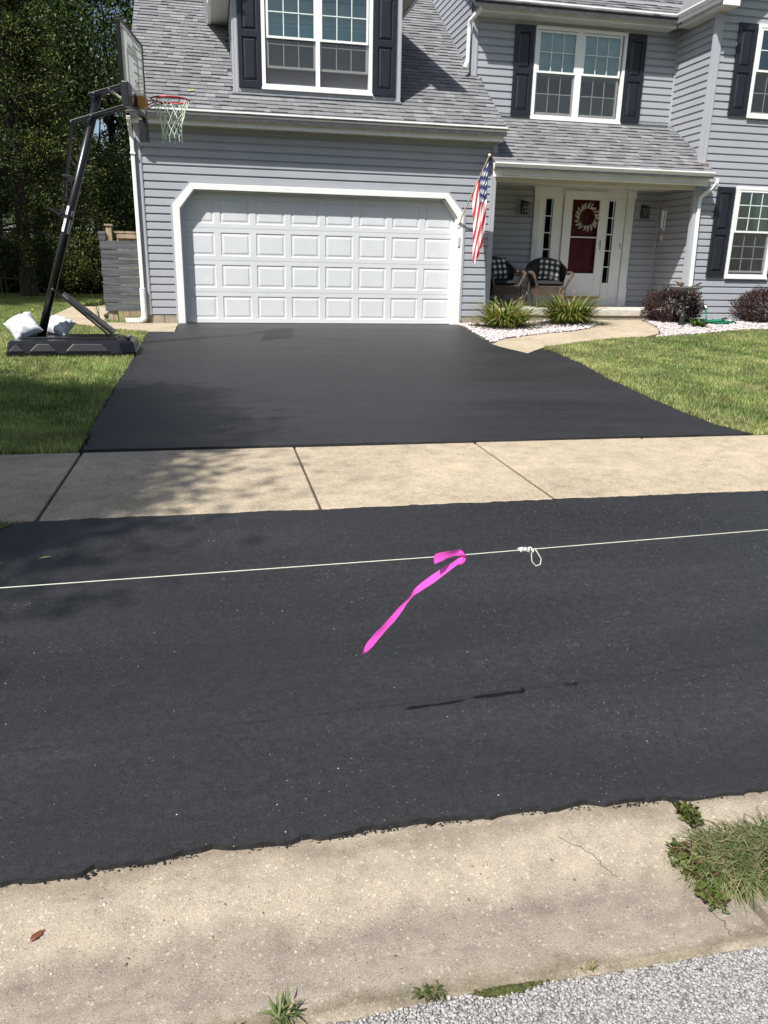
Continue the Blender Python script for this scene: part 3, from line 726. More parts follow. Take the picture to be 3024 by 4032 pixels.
# ---- windows
SCREEN = bpy.data.materials.new('insect_screen'); SCREEN.use_nodes = True; _n = SCREEN.node_tree; _p = _n.nodes['Principled BSDF']; _p.inputs['Base Color'].default_value = (.045, .047, .052, 1); _p.inputs['Roughness'].default_value = .7
_t = _n.nodes.new('ShaderNodeBsdfTransparent'); _x = _n.nodes.new('ShaderNodeMixShader'); _x.inputs[0].default_value = .30; _n.links.new(_t.outputs[0], _x.inputs[1]); _n.links.new(_p.outputs[0], _x.inputs[2]); _n.links.new(_x.outputs[0], _n.nodes['Material Output'].inputs['Surface'])
def window(parent, rect, y, units, lower, upper, cols=3, rows=(2, 2), raised=0, blind_up=0, blind_lo=0, curtain=False, depth=.9):
    x0, x1, z0, z1 = rect
    cw = .062
    m = MB()
    m.box(x0, x1, y-.055, y+.07, z0, z0+cw+.01); m.box(x0, x1, y-.055, y+.07, z1-cw, z1)
    m.box(x0, x0+cw, y-.055, y+.07, z0+cw+.01, z1-cw); m.box(x1-cw, x1, y-.055, y+.07, z0+cw+.01, z1-cw)
    for a, b in zip(units[:-1], units[1:]): m.box(a[1]+.035, b[0]-.035, y-.050, y+.07, z0+cw+.01, z1-cw)
    o = m.build('window', WHITE, parent, bevel=.004)
    MB().box(x0-.012, x1+.012, y-.075, y-.056, z0-.018, z0+.016).build('sill', WHITE, o, bevel=.003)
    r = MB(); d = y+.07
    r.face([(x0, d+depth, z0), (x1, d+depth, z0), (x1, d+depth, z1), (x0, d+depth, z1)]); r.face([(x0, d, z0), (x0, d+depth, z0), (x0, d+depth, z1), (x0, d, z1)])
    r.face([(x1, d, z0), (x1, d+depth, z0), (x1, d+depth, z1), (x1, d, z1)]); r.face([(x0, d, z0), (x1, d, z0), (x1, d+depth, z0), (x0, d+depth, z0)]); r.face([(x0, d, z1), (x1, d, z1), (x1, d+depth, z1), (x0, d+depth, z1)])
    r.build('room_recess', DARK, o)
    MUN = mat('muntin_white', (.62, .70, .67), .5)
    for (a, b) in units:
        for (za, zb, yy, nr, dz) in ((upper[0], upper[1], y-.030, rows[0], 0), (lower[0], lower[1], y+.006, rows[1], raised)):
            za += dz; zb = min(zb+dz, z1-.03); t = .036
            s = MB()
            s.box(a-t, a, yy-.018, yy+.016, za-t, zb+t); s.box(b, b+t, yy-.018, yy+.016, za-t, zb+t)
            s.box(a, b, yy-.018, yy+.016, za-t, za); s.box(a, b, yy-.018, yy+.016, zb, zb+t*(.9 if yy > y else 1))
            so_ = s.build('sash', WHITE, o)
            MB().box(a+.0005, b-.0005, yy-.003, yy+.003, za+.0005, zb-.0005).build('pane', GLASS, o)
            for c in range(1, cols): MB().box(a+(b-a)*c/cols-.008, a+(b-a)*c/cols+.008, yy-.0085, yy-.0035, za, zb).build('muntin', MUN, o)
            for c in range(1, nr): MB().box(a, b, yy-.0140, yy-.0090, za+(zb-za)*c/nr-.008, za+(zb-za)*c/nr+.008).build('muntin', MUN, o)
        MB().box(a-.03, b+.03, y-.0335, y-.0325, z0+cw+.012, lower[1]+.03).build('insect_screen', SCREEN, o)
        BL = mat('blind_white', (.82, .82, .79), .7)
        def blind(zl, zh):
            k = int((zh-zl)/.045)
            bo = MB().box(a-.03, b+.03, y+.045, y+.08, zl-.03, zl-.005).build('blind_rail', BL, o)
            for i in range(k):
                zz = zl+i*.045; MB().hexa([(a-.03, y+.040, zz), (b+.03, y+.040, zz), (a-.03, y+.060, zz+.046), (b+.03, y+.060, zz+.046), (a-.03, y+.040, zz+.003), (b+.03, y+.040, zz+.003), (a-.03, y+.060, zz+.049), (b+.03, y+.060, zz+.049)]).build('blind_slat', BL, o)
        if blind_up: blind(*blind_up)
        if blind_lo: blind(*blind_lo)
    if curtain:
        CU = mat('curtain_cloth', (.60, .60, .55), .9, .12, 14)
        for (ca, cb) in curtain:
            P = [[(ca+(cb-ca)*i/30+(.03*math.sin(j*.7) if i < 15 else 0), y+.13+.03*math.sin(i*1.3), z0+.02+(z1-z0-.04)*j/8) for j in range(9)] for i in range(31)]
            MB().grid(P).build('curtain', CU, o, smooth=True)
    return o
def shutter(parent, x0, x1, z0, z1, y):
    m = MB(); zm = z0+(z1-z0)*.505; st = .065
    d0, d1 = y-.062, y-.022
    m.box(x0, x0+st, d0, d1, z0, z1); m.box(x1-st, x1, d0, d1, z0, z1)
    for a, b in ((z0, z0+.105), (zm-.05, zm+.05), (z1-.105, z1)): m.box(x0+st, x1-st, d0, d1, a, b)
    o = m.build('shutter', SHUT, parent, bevel=.004)
    for a, b in ((z0+.105, zm-.05), (zm+.05, z1-.105)):
        p = MB(); prev = None
        for d, yy in ((0, d0+.022), (.012, d0+.026), (.045, d0+.008), (.05, d0+.006)):
            q = [(x0+st+d, yy, a+d), (x1-st-d, yy, a+d), (x1-st-d, yy, b-d), (x0+st+d, yy, b-d)]
            if prev:
                for i in range(4): p.face([prev[i], prev[(i+1) % 4], q[(i+1) % 4], q[i]])
            prev = q
        p.face(prev); p.build('raised_panel', SHUT, o)
window(dw, DR, DYF, [(1.565, 2.315), (2.455, 3.205)], (3.925, 4.575), (4.63, 5.33), raised=.27, blind_up=(4.83, 5.42), curtain=[(2.85, 3.25), (1.5, 1.72)])
shutter(dw, 1.066, 1.437, 3.835, 5.42, DYF); shutter(dw, 3.347, 3.724, 3.835, 5.42, DYF)
window(uw, W_UP, YM, [(6.80, 7.525), (7.725, 8.455)], (3.965, 4.615), (4.68, 5.33), blind_up=(4.60, 5.38), blind_lo=(3.97, 4.30))
shutter(uw, 6.287, 6.675, 3.865, 5.42, YM); shutter(uw, 8.618, 9.000, 3.865, 5.42, YM)
window(ww, W_LOW, 0, [(10.54, 11.275)], (1.085, 1.77), (1.83, 2.53), rows=(3, 3), curtain=[(11.05, 11.37)])
shutter(ww, 10.030, 10.405, .95, 2.61, 0); shutter(ww, 11.41, 11.785, .95, 2.61, 0)
window(ww, W_WU, 0, [(10.52, 11.255)], (3.93, 4.57), (4.63, 5.27), curtain=[(11.0, 11.35)])
shutter(ww, 10.020, 10.395, 3.845, 5.36, 0); shutter(ww, 11.39, 11.765, 3.845, 5.36, 0)

# ---- entrance
en = MB()
en.box(7.03, 8.935, YM-.035, YM+.05, 2.46, 2.665)          # head
en.box(6.895, 9.135, YM-.075, YM-.0355, 2.635, 2.685)
en.box(7.03, 8.935, YM-.03, YM+.05, .312, .468)            # base under door and sidelights
en.box(7.345, 7.545, YM-.033, YM+.05, .469, 2.459); en.box(8.492, 8.53, YM-.033, YM+.05, .469, 2.459)
en.box(7.03, 7.155, YM-.028, YM+.05, .469, 2.459); en.box(8.715, 8.935, YM-.028, YM+.05, .469, 2.459)
en.box(7.155, 7.345, YM-.027, YM+.05, 2.4105, 2.459); en.box(8.53, 8.715, YM-.027, YM+.05, 2.4105, 2.459)
ent = en.build('entry_surround', WHITE, house, bevel=.004)
for (a, b, zb_) in ((6.905, 7.045, 0), (8.945, 9.105, 0)):
    p = MB().box(a, b, YM-.07, YM-.004, .69, 2.46); p.box(a-.012, b+.012, YM-.085, YM-.004, .312, .689); p.box(a-.02, b+.02, YM-.088, YM-.004, 2.461, 2.60); p.box(a-.008, b+.008, YM-.095, YM-.089, 2.50, 2.575); p.box(a-.035, b+.035, YM-.105, YM-.004, 2.601, 2.634)
    po = p.build('pilaster', WHITE, ent, bevel=.003)
    for i in range(5):
        x = a+.022+i*(b-a-.044)/4; MB().box(x-.006, x+.006, YM-.076, YM-.0705, .78, 2.40).build('flute', WHITE, po)
for (a, b, z0, rows) in ((7.17, 7.33, .78, 5), (8.552, 8.70, .78, 5)):
    s = MB(); s.box(a-.02, a, YM-.036, YM+.03, z0-.02, 2.41); s.box(b, b+.02, YM-.036, YM+.03, z0-.02, 2.41); s.box(a, b, YM-.036, YM+.03, z0-.02, z0); s.box(a, b, YM-.036, YM+.03, 2.395, 2.41)
    s.box(a-.014, b+.014, YM-.027, YM+.03, .47, z0-.021)
    so_ = s.build('sidelight', WHITE, ent)
    MB().box(a, b, YM-.008, YM-.002, z0, 2.395).build('pane', GLASSS, so_)
    for i in range(1, rows): zz = z0+(2.395-z0)*i/rows; MB().box(a, b, YM-.022, YM-.009, zz-.009, zz+.009).build('muntin', WHITE, so_)
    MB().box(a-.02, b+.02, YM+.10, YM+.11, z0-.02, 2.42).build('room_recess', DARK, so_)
fd = MB().box(7.56, 8.48, YM+.035, YM+.08, .48, 2.56).build('front_door', BURG, ent)
for (za, zb_) in ((.62, 1.0), (1.12, 1.72), (1.84, 2.40)):
    for (a, b) in ((7.68, 7.97), (8.07, 8.36)): MB().box(a, b, YM+.024, YM+.0345, za, zb_).build('door_panel', BURG, fd, bevel=.008)
st = MB(); y0, y1 = YM-.075, YM-.0355
st.box(7.55, 7.735, y0, y1, .50, 2.565); st.box(8.325, 8.488, y0, y1, .50, 2.565); st.box(7.735, 8.325, y0, y1, 2.40, 2.565); st.box(7.735, 8.325, y0, y1, .50, .968)
st.box(7.735, 8.325, y0+.002, y1-.002, 1.668, 1.692)
sto = st.build('storm_door', WHITE, ent, bevel=.004)
MB().box(7.735, 8.325, YM-.058, YM-.052, .968, 2.40).build('pane', GLASSD, sto)
for zz in ((.60, .605), (.865, .87)): MB().box(7.69, 8.37, y0-.008, y0-.0005, zz[0]-.008, zz[1]+.008).build('kick_moulding', WHITE, sto)
for xx in (7.69, 8.355): MB().box(xx, xx+.014, y0-.008, y0-.0005, .6135, .8565).build('kick_moulding', WHITE, sto)
BRASS = mat('brass_sill', (.42, .27, .05), .35, .15, 20, metal=.6); NICK = mat('brushed_nickel', (.45, .44, .42), .3, .05, 20, metal=.9)
MB().box(7.53, 8.50, YM-.11, YM-.036, .469, .499).build('threshold', BRASS, ent, bevel=.006)
hd = MB(); hd.box(8.40, 8.428, y0-.012, y0-.0005, 1.43, 1.63); hd.tube([(8.414, y0-.012, 1.55), (8.414, y0-.05, 1.55), (8.34, y0-.055, 1.548)], .008)
hd.build('handle', NICK, sto, bevel=.004)
MB().box(8.865, 8.90, YM-.052, YM-.0285, 1.47, 1.57).build('doorbell', mat('doorbell_grey', (.5, .5, .5), .4), ent, bevel=.004)
MB().box(8.875, 8.89, YM-.055, YM-.0525, 1.545, 1.56).build('doorbell_lens', BLACKP, ent)
dm = MB().box(7.55, 8.45, .85, 1.33, .3125, .324).build('door_mat', mat('mat_brown', (.22, .13, .08), .95, .2, 60, .5, 200))
tag(dm, 'thin brown door mat lying before the white storm door', 'mat')

# ------------------------------------------------------------------ things on the porch and walls
LF = mat('wreath_leaf', (.50, .45, .36), .8, .14, 40)
wre = tag(empty('wreath', (8.055, YM-.088, 2.068)), 'round wreath of pale cream leaves hung on the front storm door', 'wreath')
MB().tube([(.185*math.cos(t*math.pi/12), 0, .185*math.sin(t*math.pi/12)) for t in range(25)], .012, 6).build('ring', mat('wreath_twig', (.16, .11, .07), .9), wre, local=True)
lm = MB()
for s in (-1, 1):
    lm.face([(0, 0, 0), (s*.021, -.008, .045), (0, .004, .05)][::s]); lm.face([(s*.021, -.008, .045), (s*.017, -.006, .085), (0, .004, .05)][::s]); lm.face([(s*.017, -.006, .085), (0, 0, .12), (0, .004, .05)][::s])
lme = lm.mesh('leaf', LF)
for i in range(38):
    t = 2*math.pi*i/38+random.uniform(-.05, .05); inn = i % 2
    o = link_mesh('leaf', lme, wre); rr = .165 if inn else .20
    o.location = (rr*math.cos(t), -.012-random.uniform(0, .02), rr*math.sin(t))
    o.rotation_euler = (random.uniform(-.25, .25), -(t-math.pi/2)+(1.15 if inn else .75)+random.uniform(-.2, .2)-math.pi*0, random.uniform(-.5, .5)); o.scale = (.9, 1, .92)
LAMPG = glassmat('lantern_glass', (.8, .8, .78), .2)
def lantern(x, zc, label):
    L_ = tag(empty('wall_lantern', (x, YM-.02, zc)), label, 'wall lamp', 'black wall lanterns on the porch')
    MB().box(-.125, .085, -.022, .003, -.17, .17).build('mounting_block', SIDING, L_, local=True, bevel=.008)
    MB().box(-.085, .085, -.026, -.0225, -.15, .13).build('mounting_face', POST, L_, local=True)
    MB().box(-.05, .02, -.05, -.0265, -.13, .10).build('back_plate', BLACKM, L_, local=True, bevel=.006)
    MB().tube([(-.015, -.05, .06), (-.015, -.09, .085), (-.0, -.13, .07)], .011, 8).build('arm', BLACKM, L_, local=True)
    cx_, cy_ = .0, -.145
    MB().lathe([(.02, .085), (.10, .045), (.105, .035), (.02, .034)], (cx_, cy_, 0), 12).build('cap', BLACKM, L_, local=True)
    c = MB()
    for a in range(8):
        t = a*math.pi/4; c.tube([(cx_+.085*math.cos(t), cy_+.085*math.sin(t), .034), (cx_+.085*math.cos(t), cy_+.085*math.sin(t), -.155)], .0055, 6)
    for zz in (.0, -.075, -.15): c.tube([(cx_+.085*math.cos(t*math.pi/10), cy_+.085*math.sin(t*math.pi/10), zz) for t in range(21)], .0055, 6)
    c.build('cage', BLACKM, L_, local=True)
    MB().lathe([(.055, .03), (.06, -.14), (.03, -.145)], (cx_, cy_, 0), 14).build('glass', LAMPG, L_, local=True)
    MB().lathe([(.09, -.155), (.09, -.166), (.01, -.17)], (cx_, cy_, 0), 12).build('base_plate', BLACKM, L_, local=True)
lantern(6.675, 2.245, 'black caged wall lantern beside the garage end of the porch')
lantern(9.315, 2.240, 'black caged wall lantern between the right door pilaster and the wind chime')

# wicker chairs
def chair(name, label, loc, rz):
    R = tag(empty(name, loc, rz), label, 'chair', 'wicker chairs on the porch')
    for sx in (-1, 1):
        MB().tube([(sx*.25, -.27, 0), (sx*.27, -.28, .30), (sx*.28, -.29, .42)], [.016, .018, .02], 8).build('leg', WICK, R, local=True)
        MB().tube([(sx*.22, .26, 0), (sx*.24, .24, .42)], [.016, .02], 8).build('leg', WICK, R, local=True)
        MB().tube([(sx*.28, -.30, .40), (sx*.34, -.34, .55), (sx*.385, -.34, .635), (sx*.40, -.22, .655), (sx*.40, .05, .66), (sx*.385, .2, .70)], [.024, .026, .034, .036, .034, .03], 10).build('arm', WICK, R, local=True)
    sk = MB()
    for j in range(9):
        z = .235+j*.021; off_ = .0
        pts = []
        for i in range(25):
            x = -.28+.56*i/24; pts.append((x, -.292+(.010 if (i+j) % 2 else -.010), z))
        sk.tube(pts, .0105, 5)
        for sx in (-1, 1): sk.tube([(sx*(.283+(.009 if (i+j) % 2 else -.009)), -.28+.52*i/16, z) for i in range(17)], .0105, 5)
    for i in range(13): sk.tube([(-.27+.54*i/12, -.292, .228), (-.27+.54*i/12, -.292, .41)], .009, 5)
    sk.build('woven_skirt', WICK, R, local=True)
    MB().box(-.275, .275, -.275, .25, .36, .405).build('seat', WICK, R, local=True)
    # woven back that wraps round to the arms
    P = []
    def rimpt(t):
        a = math.pi*(t); x = -.40*math.cos(a); y = .10+.24*math.sin(a)**.8; z = .68+.24*math.sin(a)**1.1; return x, y, z
    n = 40
    for i in range(n+1):
        x, y, z = rimpt(i/n); row = []
        for j in range(13):
            s = j/12; wv = .006*(1 if (i+j) % 2 else -1); row.append((x*(.80+.20*s), y+wv-(.04*(1-s)), .38+(z-.38)*s))
        P.append(row)
    MB().grid(P).build('back', WICKB, R, local=True)
    MB().tube([rimpt(i/n) for i in range(n+1)], .03, 8).build('back_rim', WICKB, R, local=True, smooth=True)
    return R
PF = .313
C1 = (6.99, .62, PF); C2 = (6.02, .74, PF)
chair('wicker_chair', 'brown wicker armchair standing in front of the left sidelight', C1, math.radians(-8))
chair('wicker_chair', 'brown wicker armchair half hidden by the garage corner', C2, math.radians(10))
def pillow_grid(wx, wz, th, n=15):
    P1 = []; P2 = []
    for i in range(n):
        r1 = []; r2 = []
        for j in range(n):
            u_, v = 2*i/(n-1)-1, 2*j/(n-1)-1; h = th*((1-u_**4)*(1-v**4))**.5
            k_ = 1-.06*(1-abs(u_))*abs(v)**3-.06*(1-abs(v))*abs(u_)**3
            r1.append((u_*wx*k_, -h, v*wz*k_)); r2.append((u_*wx*k_, h, v*wz*k_))
        P1.append(r1); P2.append(r2)
    return P1, P2
# buffalo-check cloth
m, nt, p = nodes_of('buffalo_check'); tc = nt.nodes.new('ShaderNodeTexCoord'); sx = nt.nodes.new('ShaderNodeSeparateXYZ'); nt.links.new(tc.outputs['Object'], sx.inputs[0])
vals = []
for ax in (0, 2):
    a = nt.nodes.new('ShaderNodeMath'); a.operation = 'MULTIPLY'; a.inputs[1].default_value = 9.0; nt.links.new(sx.outputs[ax], a.inputs[0])
    f = nt.nodes.new('ShaderNodeMath'); f.operation = 'FRACT'; nt.links.new(a.outputs[0], f.inputs[0])
    g = nt.nodes.new('ShaderNodeMath'); g.operation = 'GREATER_THAN'; g.inputs[1].default_value = .5; nt.links.new(f.outputs[0], g.inputs[0]); vals.append(g.outputs[0])
ad = nt.nodes.new('ShaderNodeMath'); nt.links.new(vals[0], ad.inputs[0]); nt.links.new(vals[1], ad.inputs[1]); dv = nt.nodes.new('ShaderNodeMath'); dv.operation = 'MULTIPLY'; dv.inputs[1].default_value = .5; nt.links.new(ad.outputs[0], dv.inputs[0])
rr = ramp(nt, [(0, (.62, .61, .57)), (.5, (.06, .075, .075)), (1.0, (.008, .010, .012))]); rr.color_ramp.interpolation = 'CONSTANT'
rr.color_ramp.elements[1].position = .25; rr.color_ramp.elements[2].position = .75
nt.links.new(dv.outputs[0], rr.inputs[0]); nt.links.new(rr.outputs[0], p.inputs['Base Color']); p.inputs['Roughness'].default_value = .9; CHECK = m
for (c, rz, lab) in ((C1, -8, 'on the wicker chair in front of the left sidelight'), (C2, 10, 'on the wicker chair half hidden by the garage corner')):
    q = Matrix.Rotation(math.radians(rz), 4, 'Z')
    a, b = pillow_grid(.27, .27, .055); mb = MB().grid([[(x, z, y) for x, y, z in r] for r in a]); mb.grid([[(x, z, y) for x, y, z in r] for r in b])
    o = mb.build('seat_cushion', BLACKC, local=True, smooth=True); o.location = Vector(c)+q @ Vector((0, -.02, .455)); o.rotation_euler = (0, 0, math.radians(rz)); tag(o, 'black padded seat cushion ' + lab, 'cushion', 'black chair cushions')
    a, b = pillow_grid(.215, .205, .06); mb = MB().grid(a).grid(b)
    o = mb.build('check_pillow', CHECK, local=True, smooth=True); o.location = Vector(c)+q @ Vector((.05 if rz < 0 else .0, .10, .715)); o.rotation_euler = (math.radians(-16), math.radians(6 if rz < 0 else -4), math.radians(rz)); tag(o, 'black and white checked pillow ' + lab, 'pillow', 'checked pillows')
tb = tag(empty('side_table', (6.56, .98, PF)), 'small dark wire side table between the two wicker chairs', 'table')
MB().lathe([(.02, .575), (.19, .577), (.20, .59), (.20, .60), (.02, .602)], n=20).build('table_top', WICK, tb, local=True)
for k in range(3):
    t = k*2.094+.4; MB().tube([(.04*math.cos(t), .04*math.sin(t), .575), (.02*math.cos(t), .02*math.sin(t), .30), (.06*math.cos(t), .06*math.sin(t), .12), (.17*math.cos(t), .17*math.sin(t), .0)], .008, 6).build('leg', BLACKM, tb, local=True)
MB().lathe([(.028, .29), (.032, .30), (.028, .31)], n=12).build('collar', BLACKM, tb, local=True)
# wind chime
wc = tag(empty('wind_chime', (9.165, .30, 1.62)), 'wind chime of silver tubes hanging from the porch ceiling', 'wind chime')
THR = mat('thread', (.4, .38, .35), .8); SILV = mat('chime_silver', (.72, .72, .70), .35, .05, 10, metal=.3); CHW = mat('chime_wood', (.34, .15, .06), .6)
MB().tube([(0, 0, .97), (0, 0, .60)], .0025, 5).build('cord', THR, wc, local=True)
MB().lathe([(.045, .585), (.05, .59), (.05, .605), (.01, .615)], n=14).build('top_disc', CHW, wc, local=True)
for k in range(5):
    t = k*1.2566; MB().tube([(.036*math.cos(t), .036*math.sin(t), .55), (.036*math.cos(t), .036*math.sin(t), .30-.03*k)], .009, 8).build('tube', SILV, wc, local=True)
MB().tube([(0, 0, .58), (0, 0, .10)], .002, 5).build('clapper_cord', THR, wc, local=True)
MB().box(-.018, .018, -.003, .003, .0, .11).build('wind_sail', mat('chime_sail', (.55, .33, .10), .5), wc, local=True, bevel=.002)

# ------------------------------------------------------------------ flag
tip = Vector((5.177, -.75, 2.86)); br = Vector((4.90, -.055, 1.80)); hb = Vector((5.02, -.36, 2.27))
fl = tag(empty('flag', tuple(br)), 'American flag hanging in folds from a tan pole by the garage', 'flag')
MB().tube([br, tip], .0125, 10).build('pole', mat('flag_pole', (.46, .37, .25), .5, .1, 10), fl)
MB().lathe([(.004, -.03), (.026, -.01), (.028, .012), (.012, .03)], tuple(tip), 12).build('finial', mat('finial', (.62, .60, .52), .5), fl, smooth=True)
bm_ = MB().box(4.875, 4.925, -.055, -.0455, 1.73, 1.85); bm_.tube([br+(tip-br).normalized()*-.02, br+(tip-br).normalized()*.09], .020, 10); bm_.build('bracket', WHITE, fl)
FR, FWH, FB = mat('flag_red', (.50, .012, .025), .75, .05, 30), mat('flag_white', (.72, .71, .70), .8, .03, 30), mat('flag_blue', (.016, .026, .11), .75, .05, 30)
na, nb = 117, 130
P = []
for i in range(nb+1):
    b_ = i/nb; row = []
    for j in range(na+1):
        a_ = j/na; h0 = tip.lerp(hb, a_)
        drop = 1.20*b_*(1.0+.22*(1-a_)); sway = b_**.8
        gx = .10*sway*(a_-.1); 
        fold = math.sin(a_*15+b_*1.5)*.035+math.sin(a_*8.5+1.1+b_*2.6)*.05
        x = h0.x+gx+fold*.55*sway**.5*(1 if b_ > 0 else 0)-.012*math.sin(b_*7+a_*2)*sway
        y = h0.y+(.02 if a_ < .5 else 0)*sway+fold*.9*sway**.6+.12*sway*(.45-a_)
        row.append((x, y, h0.z-drop))
    P.append(row)
mb = MB().grid(P); mi = []
def star(px, py, r):
    d = math.hypot(px, py)
    if d > r: return False
    t = (math.atan2(py, px)+math.pi/10+4*math.pi) % (2*math.pi/5); t = abs(t-math.pi/5)
    rr_ = .40*r*math.sin(math.radians(126))/math.sin(math.pi-math.radians(126)-(math.pi/5-t)) if False else r*(.42+.58*(t/(math.pi/5))**1.6)
    return d < rr_
for i in range(nb):
    for j in range(na):
        a_, b_ = (j+.5)/na, (i+.5)/nb
        if a_ < .58 and b_ < .46-.16*a_:
            ca, cb_ = a_/.58*5, b_/.46*9; ok = False
            for ra in (math.floor(ca), math.floor(ca)+1):
                for rb in (math.floor(cb_), math.floor(cb_)+1):
                    if 1 <= ra <= 4 and 1 <= rb <= 8 and (ra+rb) % 2 == 0 and star((ca-ra)*.045, (cb_-rb)*.062, .030): ok = True
            mi.append(1 if ok else 2)
        else: mi.append(0 if math.floor(a_*4.4-b_*6.5+.3) % 2 == 0 else 1)
mb.m = mi; mb.build('cloth', [FR, FWH, FB], fl, smooth=True)

# ------------------------------------------------------------------ basketball hoop
HY = -3.6
bh = tag(empty('basketball_hoop', (-1.68, HY, g1(-1.68, HY))), 'portable black basketball hoop with clear backboard leaning over the driveway', 'basketball hoop')
zg = g1(-1.3, HY)+.005
b = MB()   # moulded base: lower skirt, tapered body with scallops on the long side, nose towards the drive
def plan(x0, x1, y0, y1, nose): return [(x0+.04, y0), (x1-nose, y0), (x1, y0+nose*.9), (x1, y1-nose*.9), (x1-nose, y1), (x0+.04, y1), (x0, y1-.10), (x0, y0+.10)]
lay = [(plan(-2.04, -.50, -4.17, -3.22, .16), 0), (plan(-2.04, -.50, -4.17, -3.22, .16), .045), (plan(-2.03, -.51, -4.155, -3.235, .16), .05), (plan(-2.01, -.53, -4.13, -3.26, .16), .155), (plan(-1.97, -.57, -4.09, -3.30, .15), .185)]
for (pa, za), (pb, zb_) in zip(lay[:-1], lay[1:]):
    for i in range(8):
        j = (i+1) % 8; b.face([(*pa[i], zg+za), (*pa[j], zg+za), (*pb[j], zg+zb_), (*pb[i], zg+zb_)])
b.face([(*q, zg+.185) for q in lay[-1][0]]); b.face([(*q, zg) for q in lay[0][0]][::-1])
base = b.build('base', BLACKP, bh, bevel=.006)
for (x0, x1, d) in ((-1.74, -1.42, 1), (-1.32, -.80, -1), (-1.98, -1.80, 1)):
    sl = .10*d
    MB().hexa([(x0, -4.168, zg+.06), (x1, -4.168, zg+.06), (x0, -4.10, zg+.06), (x1, -4.10, zg+.06), (x0+abs(sl)*.9, -4.142, zg+.15), (x1-abs(sl)*.9, -4.142, zg+.15), (x0+abs(sl)*.9, -4.08, zg+.15), (x1-abs(sl)*.9, -4.08, zg+.15)]).build('base_rib', GREYP, base, bevel=.006)
MB().box(-1.85, -.75, -3.86, -3.34, zg+.186, zg+.205).build('base_deck', BLACKP, base, bevel=.01)
MB().tube([(-.62, -3.95, zg+.20), (-.62, -3.25, zg+.20)], .012, 8).build('axle', mat('zinc', (.5, .5, .5), .35, metal=.8), base)
MB().lathe([(.035, .0), (.035, .03), (.02, .035)], (-.60, -3.95, zg+.186), 14).build('fill_cap', BLACKP, base)
pt = Vector((-.755, HY, 2.96)); pb = Vector((-1.70, HY, zg+.19))
pole = MB().tube([pb, pb.lerp(pt, .5)-Vector((0, 0, 0)), pt], [.052, .050, .048], 18).build('pole', BLACKM, bh, smooth=True)
MB().tube([pb.lerp(pt, .50), pb.lerp(pt, .505), pb.lerp(pt, .515)], [.054, .056, .054], 18).build('pole_collar', BLACKP, bh)
STK = mat('sticker_white', (.74, .74, .74), .5, .03, 30); STG = mat('sticker_grey', (.42, .43, .45), .5, .05, 30)
ax = (pt-pb).normalized(); nx = Vector((ax.z, 0, -ax.x))
def sticker(z0, z1, ang, material, lines):
    def at(z, da):
        t = (z-pb.z)/(pt.z-pb.z); a = math.radians(ang+da); return pb.lerp(pt, t)+nx*(.0525*math.cos(a))+Vector((0, -1, 0))*(.0525*math.sin(a))
    m = MB(); m.grid([[at(z0+(z1-z0)*i/8, da) for da in (-22, -11, 0, 11, 22)] for i in range(9)])
    o = m.build('sticker', material, bh)
    if lines:
        ink = MB()
        for k in range(9):
            t0 = z0+(z1-z0)*(.10+.09*k); hgt = .5*(z1-z0)*.09; w_ = 9 if k % 3 else 5
            P_ = [at(t0, -w_), at(t0, w_), at(t0+hgt, w_), at(t0+hgt, -w_)]; c_ = pb.lerp(pt, (t0-pb.z)/(pt.z-pb.z))
            ink.face([q+(q-c_).normalized()*.0015 for q in P_])
        ink.build('print', mat('sticker_ink', (.05, .05, .06), .6), o)
sticker(1.37, 1.67, 130, STK, True); sticker(1.36, 1.63, 45, STG, True)
def bar(m, a, b_, wd=.022, ht=.034):
    a, b_ = Vector(a), Vector(b_); t = (b_-a).normalized(); e = Vector((0, 1, 0)); q = t.cross(e)
    m.hexa([p+e*wd/2*s1+q*ht/2*s2 for p in (a, b_) for s1, s2 in ((-1, -1), (1, -1), (-1, 1), (1, 1))])
ARM = BLACKM
for s in (-1, 1):
    m = MB(); bar(m, (-.86, HY+s*.075, 2.925), (-.46, HY+s*.075, 3.055)); m.build('arm', ARM, bh, bevel=.003)
    m = MB(); bar(m, (-1.09, HY+s*.075, 2.62), (-.44, HY+s*.075, 2.835)); m.build('arm', ARM, bh, bevel=.003)
    m = MB(); bar(m, (-1.085, HY+s*.03, 2.63), (-1.26, HY+s*.03, 1.74), .012, .03); m.build('lift_bar', ARM, bh)
m = MB()
for q in ((-.80, 2.945), (-.62, 3.0), (-1.085, 2.622), (-.85, 2.70), (-.47, 2.83)): m.tube([(q[0], HY-.105, q[1]), (q[0], HY+.105, q[1])], .009, 8)
m.build('bolt', mat('zinc', (.5, .5, .5), .35), bh)
MB().tube([(-.60, HY-.03, 2.985), (-.47, HY-.03, 2.90)], .02, 10).build('spring', mat('zinc', (.5, .5, .5), .35), bh)
MB().prism([(-1.25, 2.04), (-1.14, 2.03), (-1.10, 1.98), (-1.13, 1.95), (-1.18, 1.95), (-1.20, 2.0), (-1.25, 2.01)], 'y', HY-.05, HY+.05).build('lift_bracket', GREYP, bh, bevel=.006)
MB().prism([(-1.28, 1.70), (-1.255, 1.60), (-1.265, 1.52), (-1.31, 1.52), (-1.325, 1.57), (-1.37, 1.62), (-1.46, 1.655), (-1.465, 1.645), (-1.375, 1.60), (-1.33, 1.555)], 'y', HY-.022, HY+.022).build('lift_handle', GREYP, bh, bevel=.004)
